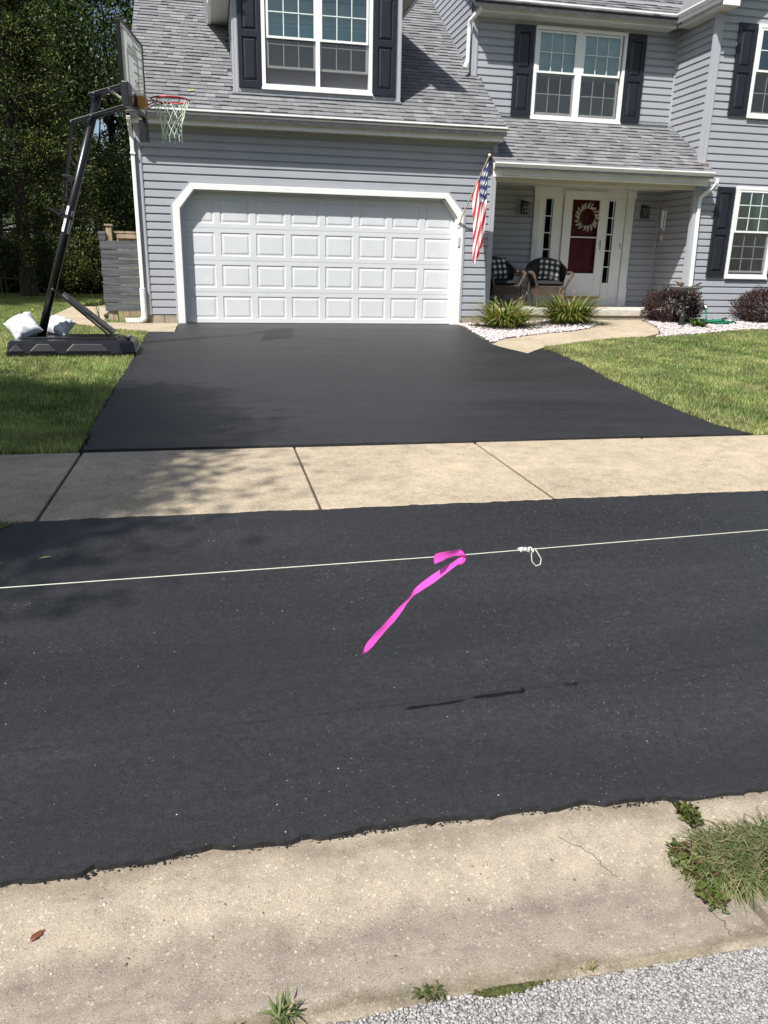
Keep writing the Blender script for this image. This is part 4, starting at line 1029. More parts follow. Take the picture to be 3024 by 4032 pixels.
# strut from pole to the front of the base
m = MB(); 
for s in (-1, 1): m.tube([(-1.49, HY+s*.06, .69), (-.84, HY+s*.16, zg+.22)], .013, 8)
m.build('strut_tube', BLACKM, bh)
A, B_ = Vector((-1.375, 0, .635)), Vector((-.80, 0, zg+.245)); t = (B_-A).normalized(); q = Vector((t.z, 0, -t.x))
if q.z < 0: q = -q
def pl(u_, v, h): return A+t*u_*(B_-A).length+q*h+Vector((0, HY+v, 0))
out = [(0, -.06), (.12, -.10), (.45, -.15), (.85, -.17), (1.0, -.17), (1.0, .17), (.85, .17), (.45, .15), (.12, .10), (0, .06)]
m = MB(); nn = len(out); b0 = len(m.v)
m.v += [tuple(pl(u_, v, .018)) for u_, v in out]+[tuple(pl(u_, v, -.02)) for u_, v in out]
m.f += [tuple(range(nn)), tuple(range(nn, 2*nn))[::-1]]+[(i, (i+1) % nn, nn+(i+1) % nn, nn+i) for i in range(nn)]; m.m += [0]*(nn+2)
spo = m.build('strut_cover', GREYP, bh, bevel=.005)
for u_ in (.13, .52, .93): MB().tube([pl(u_, -.05, .018), pl(u_, -.05, .024)], .018, 10).build('strut_bolt', BLACKP, spo)
MB().tube([(-1.49, HY-.085, .69), (-1.49, HY+.085, .69)], .010, 8).build('bolt', mat('zinc', (.5, .5, .5), .35), bh)
MB().tube([(-.85, HY-.20, zg+.22), (-.85, HY+.20, zg+.22)], .012, 8).build('bolt', BLACKM, bh)
# backboard, turned a little towards the street
bbr = math.radians(-7); bc = Vector((-.335, HY, 0))
def B3(u_, n_, z):   # u along the board, n out of its face, z up
    return (bc.x-math.sin(bbr)*u_+math.cos(bbr)*n_, bc.y+math.cos(bbr)*u_+math.sin(bbr)*n_, z)
def bbox(m, u0, u1, n0, n1, z0, z1): return m.hexa([B3(u_, n_, z) for z in (z0, z1) for n_ in (n0, n1) for u_ in (u0, u1)])
ZB0, ZB1 = 2.815, 3.645
m = MB(); bbox(m, -.60, .60, 0, .006, ZB0+.02, ZB1-.02); bd = m.build('backboard', ACRYL, bh)
m = MB()
for z in (ZB0, ZB1-.024): bbox(m, -.62, .62, -.03, .016, z, z+.024)
for u_ in (-.62, .596): bbox(m, u_, u_+.024, -.03, .016, ZB0+.0245, ZB1-.0245)
m.build('board_frame', BLACKM, bd, bevel=.003)
m = MB(); WL = mat('board_line', (.80, .78, .68), .6)
for z in (ZB0+.05, ZB1-.075): bbox(m, -.57, .57, .0065, .0085, z, z+.03)
for u_ in (-.57, .54): bbox(m, u_, u_+.03, .0065, .0085, ZB0+.0805, ZB1-.0755)
for z in (2.98, 3.36): bbox(m, -.30, .30, .0065, .0085, z, z+.045)
for u_ in (-.30, .255): bbox(m, u_, u_+.045, .0065, .0085, 3.0255, 3.3595)
m.build('board_line', WL, bd)
for zz, hh in ((3.42, .05),):
    m = MB(); bbox(m, -.25, .25, .0065, .008, zz, zz+hh); m.build('board_band', WL, bd)
m = MB()
for u_ in (-.18, .15): bbox(m, u_, u_+.03, -.05, -.031, ZB0+.03, ZB1-.03)
bbox(m, -.55, .55, -.05, -.031, 3.05, 3.08); m.build('board_brace', BLACKM, bd)
m = MB(); bbox(m, -.625, -.40, -.02, .055, 2.745, 3.0); m.build('board_pad', GREYP, bd, bevel=.01)
m = MB(); bbox(m, -.60, .61, -.02, .03, 2.775, 2.8145); m.build('board_pad', BLACKP, bd, bevel=.006)
m = MB(); bbox(m, .42, .60, -.06, .03, 2.50, 2.77); m.build('hanging_box', GREYP, bd, bevel=.008)
m = MB(); bbox(m, -.13, .13, .017, .035, 2.80, 2.955); m.build('rim_plate', BLACKM, bh)
ORNG = mat('rim_label', (.62, .30, .06), .4, .1, 10)
m = MB(); bbox(m, -.10, .10, .036, .14, 2.822, 2.95); rb = m.build('rim_bracket', ORNG, bh, bevel=.02)
rc = B3(0, .42, 2.925); RR = .229
rim = MB().tube([(rc[0]+RR*math.cos(k*math.pi/24), rc[1]+RR*math.sin(k*math.pi/24), rc[2]) for k in range(49)], .010, 8).build('rim', RED, bh, smooth=True)
m = MB()
for s in (-1, 1): m.tube([B3(s*.07, .13, 2.84), B3(s*.09, .26, 2.885), B3(s*.185, .30, 2.915), B3(s*.205, .33, 2.918)], .007, 6)
m.tube([B3(k*.06, .235-.0*abs(k), 2.895) for k in (-2.5, -1, 0, 1, 2.5)], .007, 6)
m.build('rim_brace', RED, rim)
NETM = mat('net_cord', (.62, .72, .58), .8, .05, 40)
m = MB(); nn = 12; levels = [(0, .222), (.10, .185), (.19, .150), (.27, .125), (.34, .115), (.405, .120)]
def npz(k, lv):
    d, r = levels[lv]; an = 2*math.pi*(k+(.5 if lv % 2 else 0))/nn; return Vector((rc[0]+r*math.cos(an), rc[1]+r*math.sin(an), rc[2]-.008-d+.012*math.sin(k*2.4+lv)))
for lv in range(len(levels)-1):
    for k in range(nn):
        if lv % 2 == 0: pairs = ((k, k), (k, k-1))
        else: pairs = ((k, k), (k, k+1))
        for a, b_ in pairs: m.tube([npz(a, lv), npz(a, lv).lerp(npz(b_, lv+1), .5)+Vector((0, 0, -.006)), npz(b_, lv+1)], .0042, 5, caps=False)
for k in range(nn): m.tube([npz(k, 5), npz(k, 5)+Vector((.003, .002, -.035-.012*(k % 3)))], .0045, 5)
m.build('net', NETM, rim)

# sandbags that weigh the base down
def bag(label, loc, size, rot):
    n = 28; P1 = []; P2 = []
    for i in range(n+1):
        r1 = []; r2 = []
        for j in range(n+1):
            u_, v = 2*i/n-1, 2*j/n-1
            h = ((1-abs(u_)**2.6)*(1-abs(v)**2.6))**.55; edge = max(abs(u_), abs(v))
            wr_ = (.10*math.sin(v*17+u_*5)*abs(u_)**2+.10*math.sin(u_*15+v*6)*abs(v)**2+.05*math.sin(u_*6-v*5)+.05*math.sin(u_*11+v*9))*(1-edge**8)
            k_ = 1-.10*(1-abs(u_)**2)*abs(v)**4-.10*(1-abs(v)**2)*abs(u_)**4
            r1.append((u_*size[0]*k_, v*size[1]*k_, size[2]*(h+wr_)+.004)); r2.append((u_*size[0]*k_, v*size[1]*k_, -size[2]*(h*.8+wr_)-.004))
        P1.append(r1); P2.append(r2)
    o = MB().grid(P1).grid(P2).build('sandbag', mat('sandbag_plastic', (.60, .64, .66), .4, .06, 9, .35, 22), smooth=True); o.location = loc; o.rotation_euler = rot
    return tag(o, label, 'sandbag', 'white sandbags on the hoop base')
bag('plump white sandbag at the outer end of the hoop base', (-1.88, -3.68, zg+.315), (.18, .185, .125), (math.radians(40), math.radians(-24), .35))
bag('small pale blue-white sandbag tucked behind the hoop pole', (-1.52, -3.34, zg+.30), (.17, .16, .10), (math.radians(35), math.radians(14), -.3))

# ------------------------------------------------------------------ string line, ribbon, knot
STR = mat('mason_string', (.52, .54, .44), .7, .05, 50)
pts = [(-1.55, -12.715, .283), (-.05, -12.645, .285), (1.16, -12.594, .2835), (1.357, -12.588, .2865), (2.2, -12.535, .288), (3.4, -12.46, .29)]
fine = []
for a, b_ in zip(pts[:-1], pts[1:]):
    for i in range(8): fine.append(Vector(a).lerp(Vector(b_), i/8))
fine.append(Vector(pts[-1]))
tag(MB().tube(fine, .0014, 6).build('string_line', STR), 'thin pale string stretched low across the fresh driveway apron', 'string')
for (x, y, lb) in ((-1.56, -12.715, 'street tree'), (3.41, -12.46, 'grass clump')):
    sk = MB().box(x-.018, x+.018, y-.018, y+.018, g1(x, y)-.2, .33); sk.prism([(x-.018, .33), (x+.018, .33), (x, .345)], 'y', y-.018, y+.018)
    tag(sk.build('wooden_stake', WOODB), 'wooden stake holding the string line end nearer the '+lb, 'stake', 'string line stakes')
m, nt, p = nodes_of('pink_tape'); p.inputs['Base Color'].default_value = (.95, .10, .62, 1); p.inputs['Roughness'].default_value = .5
t = nt.nodes.new('ShaderNodeBsdfTranslucent'); t.inputs['Color'].default_value = (1, .2, .72, 1); mx = nt.nodes.new('ShaderNodeMixShader'); mx.inputs[0].default_value = .38
nt.links.new(p.outputs[0], mx.inputs[1]); nt.links.new(t.outputs[0], mx.inputs[2]); nt.links.new(mx.outputs[0], nt.nodes['Material Output'].inputs['Surface']); PINK = m
rbn = tag(empty('pink_ribbon', (1.16, -12.594, .2835)), 'bright pink flagging ribbon tied to the string and blown sideways', 'ribbon')
def strip(centre, widths, dirs, name):
    """ribbon: centre line points, half-widths and cross directions, subdivided smoothly"""
    n = 60; C_ = np.array(centre, float); T_ = np.linspace(0, len(C_)-1, n); base_ = np.arange(len(C_))
    def cr(A):
        A = np.array(A, float); o = np.zeros((n, A.shape[1]))
        for q, t_ in enumerate(T_):
            i = min(int(t_), len(A)-2); f = t_-i; p0, p1, p2, p3 = A[max(i-1, 0)], A[i], A[i+1], A[min(i+2, len(A)-1)]
            o[q] = .5*((2*p1)+(-p0+p2)*f+(2*p0-5*p1+4*p2-p3)*f*f+(-p0+3*p1-3*p2+p3)*f**3)
        return o
    c = cr(C_); wv = np.interp(T_, base_, widths); d = unit(cr(dirs))
    P_ = np.stack([c+d*wv[:, None]*s+np.stack([.0012*np.cos(s*3.1+T_*1.3), .003*np.sin(T_*3)*s-.002*abs(s), (.0005*np.sin(T_*9+s*4))], -1) for s in (-1, -.5, 0, .5, 1)], 1)
    return MB().grid(P_).build(name, PINK, rbn, smooth=True)
U = np.array([0.0, -.25, .97])
strip([(1.163, -12.592, .284), (1.155, -12.597, .272), (1.10, -12.575, .222), (1.045, -12.545, .165), (1.02, -12.53, .125), (.985, -12.505, .06), (.945, -12.47, -.01), (.915, -12.445, -.065), (.903, -12.435, -.092)],
      [.004, .008, .0115, .008, .0040, .008, .0110, .008, .001], [(.3, .4, .8), (.1, .5, .8), (-.1, .5, .8), (-.3, .45, .7), (-.5, .35, .65), (-.55, .45, .65), (-.55, .45, .65), (-.55, .4, .6), (-.5, .3, .6)], 'long_tail')
strip([(1.166, -12.592, .285), (1.150, -12.598, .294), (1.11, -12.60, .289), (1.075, -12.601, .279)], [.004, .009, .0115, .0135], [(.2, 0, .9), (.05, 0, 1), (.0, 0, 1), (-.1, 0, 1)], 'short_tail')
m = MB(); m.tube([(1.160+.008*math.cos(k*.7), -12.594+.007*math.sin(k*.7), .276+.018*math.sin(k*.35)) for k in range(19)], .0045, 6); m.build('knot', PINK, rbn, smooth=True)
kn = tag(empty('string_knot', (1.357, -12.588, .2865)), 'white knotted string end with a small hanging loop', 'knot')
TW = mat('twine_white', (.76, .74, .70), .8, .05, 60)
m = MB(); m.tube([(1.335+.004*k+.004*math.sin(k*2.1), -12.588+.007*math.cos(k*2.1), .2865+.007*math.sin(k*1.7)) for k in range(11)], .0042, 7); m.build('knot', TW, kn, smooth=True)
m = MB(); m.tube([(1.378, -12.585, .287), (1.374, -12.588, .270), (1.376, -12.592, .250), (1.388, -12.594, .236), (1.402, -12.594, .240), (1.404, -12.592, .257), (1.393, -12.588, .275), (1.384, -12.585, .288)], .0018, 6); m.build('loop', STR, kn, smooth=True)

# ------------------------------------------------------------------ fence beside the garage
fe = tag(empty('slat_fence', (-1.0, .35, 0)), 'grey weathered fence of horizontal boards beside the garage downspout', 'fence')
zs_ = [.185+i*.148 for i in range(8)]
for i, z in enumerate(zs_):
    x0 = -1.375+random.uniform(-.008, .008)
    MB().hexa([(x0, .31, z), (-.66, .31, z+.004), (x0, .335, z), (-.66, .335, z+.004), (x0, .31, z+.139), (-.66, .31, z+.142), (x0, .335, z+.139), (-.66, .335, z+.142)]).build('fence_board', WOODG, fe, bevel=.003)
MB().box(-1.385, -1.27, .30, .335, 1.372, 1.455).build('fence_board', WOODG, fe, bevel=.003); MB().box(-1.385, -1.27, .30, .335, 1.462, 1.51).build('fence_board', WOODG, fe, bevel=.003)
MB().box(-1.265, -1.17, .345, .44, .0, 1.60).build('post', WOODB, fe, bevel=.006); MB().box(-1.285, -1.15, .325, .46, 1.601, 1.63).build('post_cap', WOODB, fe, bevel=.004)
MB().box(-1.33, -1.25, .34, .42, 0, .184).build('post', BLOCK, fe)
fb = tag(empty('picket_fence', (-.9, 1.0, 0)), 'bare brown wooden fence panel seen above the grey slat fence', 'fence')
for i in range(5): MB().box(-1.16+i*.125, -1.042+i*.125, 1.02, 1.04, .05, 1.50).build('picket', WOODB, fb, bevel=.003)
MB().box(-1.16, -.60, .98, 1.018, 1.42, 1.49).build('rail', WOODB, fb); MB().box(-1.20, -.60, .98, 1.06, 1.505, 1.54).build('cap_rail', WOODB, fb)

# ------------------------------------------------------------------ garden things
BBM = mat('cast_iron', (.016, .015, .015), .5, .2, 20); BRZ = mat('rusty_bronze', (.11, .055, .035), .6, .3, 30); PEWT = mat('pewter_dish', (.17, .18, .19), .45, .15, 12)
bx_, by_ = 8.83, -1.32; bz_ = g1(bx_, by_)
bb = tag(empty('bird_bath', (bx_, by_, bz_)), 'black pedestal bird bath with a bronze bird on its rim', 'bird bath')
MB().lathe([(.10, .0), (.10, .02), (.055, .06), (.05, .20), (.042, .22), (.03, .26), (.026, .56), (.04, .60), (.045, .63)], n=16).build('pedestal', BBM, bb, local=True, smooth=False)
MB().lathe([(.03, .625), (.15, .645), (.24, .675), (.285, .70), (.29, .71), (.275, .708), (.2, .685), (.02, .67)], n=32).build('dish', PEWT, bb, local=True, smooth=True)
bird = MB().lathe([(.004, -.07), (.028, -.045), (.038, -.01), (.030, .025), (.02, .04), (.022, .055), (.012, .072), (.002, .076)], n=12)
for i, v in enumerate(bird.v):
    x, y, z = v; bird.v[i] = (z*.95-.12, y, .755+x*.9+max(0, z)*.15)
bird.hexa([(-.25, -.012, .80), (-.16, -.02, .755), (-.25, .012, .80), (-.16, .02, .755), (-.25, -.012, .81), (-.16, -.02, .775), (-.25, .012, .81), (-.16, .02, .775)])
bird.build('bird', BRZ, bb, local=True, smooth=True)
m = MB(); m.tube([(-.17, -.05, .735), (-.08, -.07, .71), (.02, -.07, .70), (.12, -.05, .73), (.2, -.03, .76)], [.01, .013, .014, .012, .006], 8)
for (x, y, z, a) in ((-.18, -.06, .73, -.5), (.16, -.05, .74, .6), (.2, -.03, .77, .2), (-.05, -.09, .69, -1.2)):
    m.face([(x, y, z), (x+.05*math.cos(a)+.02, y-.02, z+.02), (x+.09*math.cos(a), y, z+.05*math.sin(a)), (x+.04*math.cos(a), y+.02, z-.03)])
m.build('branch', BRZ, bb, local=True)
# spigot and hose
sg = tag(empty('hose_bib', (10.08, -.03, .40)), 'outdoor tap on a grey mounting plate on the siding', 'tap')
MB().box(-.055, .055, -.004, .010, -.055, .055).build('mounting_plate', POST, sg, local=True, bevel=.004)
m = MB(); m.tube([(0, 0, .0), (0, -.06, .0), (.0, -.085, -.04)], [.014, .016, .013], 10); m.tube([(-.025, -.06, .035), (.025, -.06, .035)], .007, 8); m.tube([(0, -.06, .0), (0, -.06, .04)], .006, 8); m.build('faucet', NICK, sg, local=True)
HOSE = mat('green_hose', (.012, .16, .085), .4, .1, 10)
hp = [(10.08, -.115, .355), (10.085, -.14, .28), (10.08, -.15, .20), (10.02, -.25, .125)]
for k in range(90):
    a = k*.42; rr_ = .27+.06*math.sin(k*.37); hp.append((9.62+rr_*1.5*math.cos(a+.3), -.95+rr_*.75*math.sin(a+.3), g1(9.6, -.95)+.035+.008*(k % 7)+.01*math.sin(k)))
hp += [(10.2, -1.05, .11), (10.5, -.85, .12), (10.7, -.95, .12)]
tag(MB().tube(hp, .0135, 7).build('garden_hose', HOSE, smooth=True), 'green garden hose coiled on the white gravel below the tap', 'hose')
tag(MB().lathe([(.02, 0), (.022, .02), (.014, .03), (.018, .11)], n=10).build('hose_nozzle', BLACKP), 'black hose nozzle lying on the white gravel', 'nozzle')
o = bpy.data.objects['hose_nozzle']; o.location = (10.0, -.80, g1(10, -.8)+.09); o.rotation_euler = (0, math.radians(80), .2)
# barberry shrubs
PUR = [leafmat('barberry_%d' % i, c, .2) for i, c in enumerate([(.050, .020, .026), (.032, .013, .018), (.075, .034, .034), (.05, .04, .022)])]
def shrub(label, x, y, rx, h, n):
    z = g1(x, y); e = tag(empty('barberry_shrub', (x, y, z)), label, 'shrub', 'purple barberry shrubs')
    st_ = MB()
    for k in range(14):
        a = random.uniform(0, 6.28); st_.tube([(.04*math.cos(a), .04*math.sin(a), -.02), (rx*.4*math.cos(a), rx*.4*math.sin(a), h*.5), (rx*.75*math.cos(a+.3), rx*.75*math.sin(a+.3), h*.85)], [.010, .007, .003], 5)
    st_.build('stems', BARK, e, local=True)
    d = unit(RNG.normal(size=(n, 3)))
    lump = 1+.13*np.sin(d[:, 0]*7+x)*np.cos(d[:, 1]*6)+.10*np.sin(d[:, 2]*11+d[:, 0]*9)
    r = RNG.uniform(.5, 1.05, n)**.6*lump
    C_ = d*r[:, None]*np.array([rx, rx, h*.54])+np.array([0, 0, h*.47]); C_ = C_[C_[:, 2] > .02]
    leaves('foliage', C_, unit(C_-np.array([0, 0, h*.2]))+RNG.normal(size=C_.shape)*.7, .032, .019, PUR, e)
shrub('purple barberry shrub behind the bird bath', 9.03, -.66, .54, .64, 12000)
shrub('purple barberry shrub below the ground-floor window', 11.0, -.68, .56, .66, 12000)
# daylilies
LIL = [leafmat('lily_%d' % i, c, .3) for i, c in enumerate([(.13, .17, .035), (.20, .225, .05), (.075, .12, .022), (.38, .31, .09), (.42, .33, .16)])]
def blades(name, C_, az, ln, wd, mats, midx, parent=None, arch=1.0, seg=6, lift=None):
    n = len(C_); S = np.linspace(0, 1, seg+1); lift = np.full(n, 1.2) if lift is None else lift
    V = []; hd_ = np.stack([np.cos(az), np.sin(az)], -1); sd_ = np.stack([-np.sin(az), np.cos(az)], -1)
    for s in S:
        ang = lift-arch*s*1.9; 
        # integrate along the arc
        q = np.linspace(0, s, 12); rad = np.trapezoid(np.cos(lift[:, None]-arch*q*1.9), q, axis=1)*ln if s > 0 else np.zeros(n)
        zz = np.trapezoid(np.sin(lift[:, None]-arch*q*1.9), q, axis=1)*ln if s > 0 else np.zeros(n)
        ww_ = wd*(1-s**2.2)*.5*(.6+.8*min(1, s*3))
        cpos = np.concatenate([C_[:, :2]+hd_*rad[:, None], (C_[:, 2]+np.maximum(zz, -C_[:, 2]*0-.02))[:, None]], 1)
        o_ = np.concatenate([sd_*ww_[:, None], np.full((n, 1), .0)], 1)
        V += [cpos-o_, cpos+o_]
    V = np.stack(V, 1); k_ = 2*(seg+1)
    f = np.array([[2*i, 2*i+1, 2*i+3, 2*i+2] for i in range(seg)])
    Fc = (f[None]+(np.arange(n)*k_)[:, None, None]).reshape(-1, 4)
    return link_mesh(name, np_mesh(name, V.reshape(-1, 3), Fc, mats, np.repeat(midx, seg)), parent)
if not hasattr(np, 'trapezoid'): np.trapezoid = np.trapz
def lily(label, x, y, n, h, sp):
    e = tag(empty('daylily', (x, y, g1(x, y))), label, 'plant', 'daylily clumps in the gravel bed')
    az = RNG.uniform(0, 6.28, n); rr_ = RNG.uniform(0, sp, n)
    C_ = np.stack([rr_*np.cos(az), rr_*np.sin(az)*.7, np.full(n, .0)], -1)
    lift = RNG.uniform(.85, 1.55, n)
    blades('leaf_blades', C_, az+RNG.normal(size=n)*.5, RNG.uniform(.6, 1.15, n)*h, RNG.uniform(.014, .024, n), LIL, RNG.choice(5, n, p=[.34, .3, .18, .12, .06]), e, .82, 7, lift)
    st_ = MB()
    for k in range(7):
        a = random.uniform(0, 6.28); hh = h*random.uniform(.5, .75); q = (sp*.5*math.cos(a), sp*.4*math.sin(a)); tp = (q[0]*2.2, q[1]*2.2, hh)
        st_.tube([(q[0], q[1], 0), (q[0]*1.5, q[1]*1.5, hh*.6), tp], .0035, 5)
        for z in range(3): st_.tube([tp, (tp[0]+random.uniform(-.05, .05), tp[1], tp[2]+random.uniform(.0, .06))], [.003, .006], 5)
    st_.build('flower_stalks', mat('dry_stalk', (.26, .20, .12), .8), e, local=True)
lily('arching green daylily clump beside the garage corner', 5.56, -.95, 520, .80, .33)
lily('arching green daylily clump in front of the wicker chair', 6.84, -.85, 560, .84, .33)
def tuft(name, label, cat, x, y, z, n, h, sp, wd, mats, p=None, group=None, arch=.9, lean=None, lift=(.5, 1.5)):
    az = RNG.uniform(0, 6.28, n) if lean is None else RNG.normal(lean, .6, n); a2 = RNG.uniform(0, 6.28, n); rr_ = np.sqrt(RNG.uniform(0, 1, n))
    C_ = np.stack([rr_*np.cos(a2)*sp[0], rr_*np.sin(a2)*sp[1], np.zeros(n)], -1)
    o = blades(name, C_, az, RNG.uniform(.5, 1.2, n)*h, RNG.uniform(.7, 1.3, n)*wd, mats, RNG.choice(len(mats), n, p=p), None, arch, 4, RNG.uniform(*lift, n))
    o.location = (x, y, z); return tag(o, label, cat, group)
GR = [leafmat('grass_%d' % i, c, .4, .5) for i, c in enumerate([(.175, .262, .072), (.25, .315, .105), (.115, .190, .046), (.36, .36, .16), (.48, .42, .24)])]
GRD = [leafmat('gutter_grass_%d' % i, c, .3, .6) for i, c in enumerate([(.105, .15, .05), (.15, .185, .07), (.065, .10, .03), (.24, .22, .11), (.30, .25, .15)])]
# gutter weeds
tuft('grass_clump', 'long-bladed grass clump spreading over the concrete gutter', 'grass clump', 1.92, -13.07, -.484, 4800, .115, (.20, .095), .0020, GRD, [.20, .22, .20, .22, .16], None, .95, None, (.12, 1.15))
tuft('grass_tuft', 'green grass tuft rooted between gutter and street stones', 'grass tuft', 0.575, -13.295, -.496, 55, .058, (.022, .012), .0045, GRD, [.4, .2, .1, .15, .15], 'weeds along the gutter', .7)
tuft('grass_tuft', 'low dry grass tuft at the street edge, beside the green tuft', 'grass tuft', .44, -13.312, -.50, 36, .045, (.035, .01), .0045, GRD, [.3, .2, .1, .2, .2], 'weeds along the gutter', .7)
tuft('weed', 'small brownish weed in the seam between gutter and street', 'weed', .905, -13.298, -.496, 110, .024, (.030, .010), .006, GRD, [.3, .1, .2, .2, .2], 'weeds along the gutter', .9)
tuft('weed', 'tiny dry weed sprig in the seam of the gutter', 'weed', 1.285, -13.303, -.495, 16, .024, (.02, .006), .005, GRD, [.1, .1, .1, .3, .4], 'weeds along the gutter', .5)
WEED = [leafmat('weed_%d' % i, c, .3) for i, c in enumerate([(.09, .13, .025), (.06, .09, .02), (.085, .045, .025), (.11, .12, .04)])]
def creeper(label, x, y, z, sx_, sy_, n, h=.03):
    a = RNG.uniform(0, 6.28, n); r = np.sqrt(RNG.uniform(0, 1, n)); C_ = np.stack([r*np.cos(a)*sx_, r*np.sin(a)*sy_, RNG.uniform(0.002, h, n)], -1)
    D_ = RNG.normal(size=(n, 3)); D_[:, 2] = np.abs(D_[:, 2])*.7
    o = leaves('creeping_weed', C_, D_, .020, .010, WEED); o.location = (x, y, z); tag(o, label, 'weed', 'weeds along the gutter')
creeper('leafy green and red weed growing out of the gutter joint', 1.802, -12.895, -.472, .024, .042, 170, .03)
creeper('flat leafy weed creeping from the grass clump over the gutter', 1.72, -13.06, -.482, .06, .075, 260, .025)
creeper('leafy fringe of weed at the street side of the grass clump', 1.70, -13.17, -.497, .03, .045, 140, .025)
MOSS = mat('moss', (.07, .085, .018), .95, .3, 80, 1, 200)
x = RNG.normal(1.09, .03, 420); y = -13.312+RNG.normal(size=420)*.006
o = pebbles('moss', np.stack([x, y, np.full(420, -.503)], -1), .0042, [MOSS], .5, 1, kind=None); o['label'] = 'dark green moss cushion in the seam along the street'; o['category'] = 'moss'
# seams, crack lines, small litter
CRK = mat('crack_dirt', (.12, .10, .085), .95, .2, 50)
def crack(label, pts_, r):
    q = []
    for a, b_ in zip(pts_[:-1], pts_[1:]):
        for i in range(6): t_ = i/6; q.append((a[0]+(b_[0]-a[0])*t_+random.gauss(0, .003), a[1]+(b_[1]-a[1])*t_+random.gauss(0, .003)))
    zf = lambda y: float(np.interp(-y, [12.80, 12.92, 13.02, 13.10, 13.18, 13.25, 13.305], [-.468, -.474, -.488, -.499, -.502, -.496, -.493]))
    o = MB().tube([(x_, y_, zf(y_)+.0002) for x_, y_ in q], r, 5).build('crack', CRK); o.scale = (1, 1, 1); return tag(o, kind='structure')
crack('', [(1.39, -12.90), (1.46, -12.97), (1.475, -13.02), (1.50, -13.06)], .0016)
crack('', [(1.68, -13.19), (1.69, -13.24), (1.675, -13.30)], .0018)
BRL = leafmat('dry_leaf', (.20, .075, .035), .2)
lf = MB().face([(-.020, 0, 0), (-.008, -.007, .004), (.008, -.0075, .003), (.020, -.001, .001), (.024, .001, .001), (.010, .0065, .004), (-.006, .007, .006), (-.016, .004, .003)]).build('fallen_leaf', BRL); lf.location = (.015, -12.985, -.480); lf.rotation_euler = (.1, 0, .8); tag(lf, 'single dry brown leaf lying on the concrete gutter', 'leaf')
YL = leafmat('yellow_leaf', (.42, .36, .12), .2)
lf = MB().face([(-.03, 0, 0), (0, -.008, .004), (.033, .004, .002), (0, .008, .005)]).build('fallen_leaf', YL); lf.location = (-.36, -10.78, -.32); lf.rotation_euler = (0, 0, .2); tag(lf, 'pale yellow leaf lying on the asphalt apron in the tree shade', 'leaf')
lf = MB().hexa([(-.0, 0, 0), (.10, .03, 0), (0, .05, 0), (.10, .07, 0), (0, 0, .01), (.10, .03, .012), (0, .05, .01), (.10, .07, .012)]).build('roof_litter', YL); lf.location = (.23, .18, 3.715); lf.rotation_euler = (math.atan(KG), 0, 0); tag(lf, 'pale yellow scrap lying on the garage shingles', 'scrap')
n = 90; x = RNG.uniform(-.15, 1.75, n); y = RNG.normal(-13.06, .07, n)
PEB = [mat('loose_white', (.48, .455, .40), .8), mat('loose_tan', (.40, .33, .22), .8), mat('loose_dark', (.10, .09, .085), .8)]
zz = np.interp(-y, [12.80, 12.92, 13.02, 13.10, 13.18, 13.25, 13.305], [-.468, -.474, -.488, -.499, -.502, -.496, -.493])
pebbles('loose_grit', np.stack([x, y, zz], -1), .0032, PEB, .4, 1)
# crumbs of sealer along the ragged apron edge
n = 1500; x = RNG.uniform(-.4, 2.2, n); x = x[(np.sin(x*9)+np.sin(x*23+1)+RNG.normal(size=n)*.8) > -.2]; n = len(x); y = -12.797+RNG.normal(size=n)*.006+np.abs(RNG.normal(size=n))*-.004
y += np.interp(x, [-.4, .1, .4, .62, .9, 1.3, 1.76, 1.85, 2.2], [-.0, -.015, .012, .0, .012, .008, -.012, -.035, -.035])
GLOSSA = mat('wet_sealer', (.015, .016, .018), .22, .1, 20)
pebbles('sealer_crumbs', np.stack([x, y, -.467+RNG.uniform(-.003, .003, n)], -1), .0022*RNG.uniform(.4, 1.8, n), [ASPH, GLOSSA, ASPH], .5, 1)
for edge, nn_ in (([(-.52, -8.58), (-.53, -6.6), (-.51, -4.2), (-.52, -1.57)], 900), ([(5.06, -8.6), (4.95, -8.3), (4.97, -7), (5.05, -6), (5.24, -4.75), (5.30, -3.55)], 800)):
    E_ = np.array(edge); tt = RNG.uniform(0, len(E_)-1, nn_); i = tt.astype(int); f = (tt-i)[:, None]; q = E_[i]*(1-f)+E_[i+1]*f+RNG.normal(size=(nn_, 2))*.022
    pebbles('sealer_crumbs', np.stack([q[:, 0], q[:, 1], gz(q[:, 0], q[:, 1])+.005], -1), .009, [ASPH, GLOSSA], .7, 1)

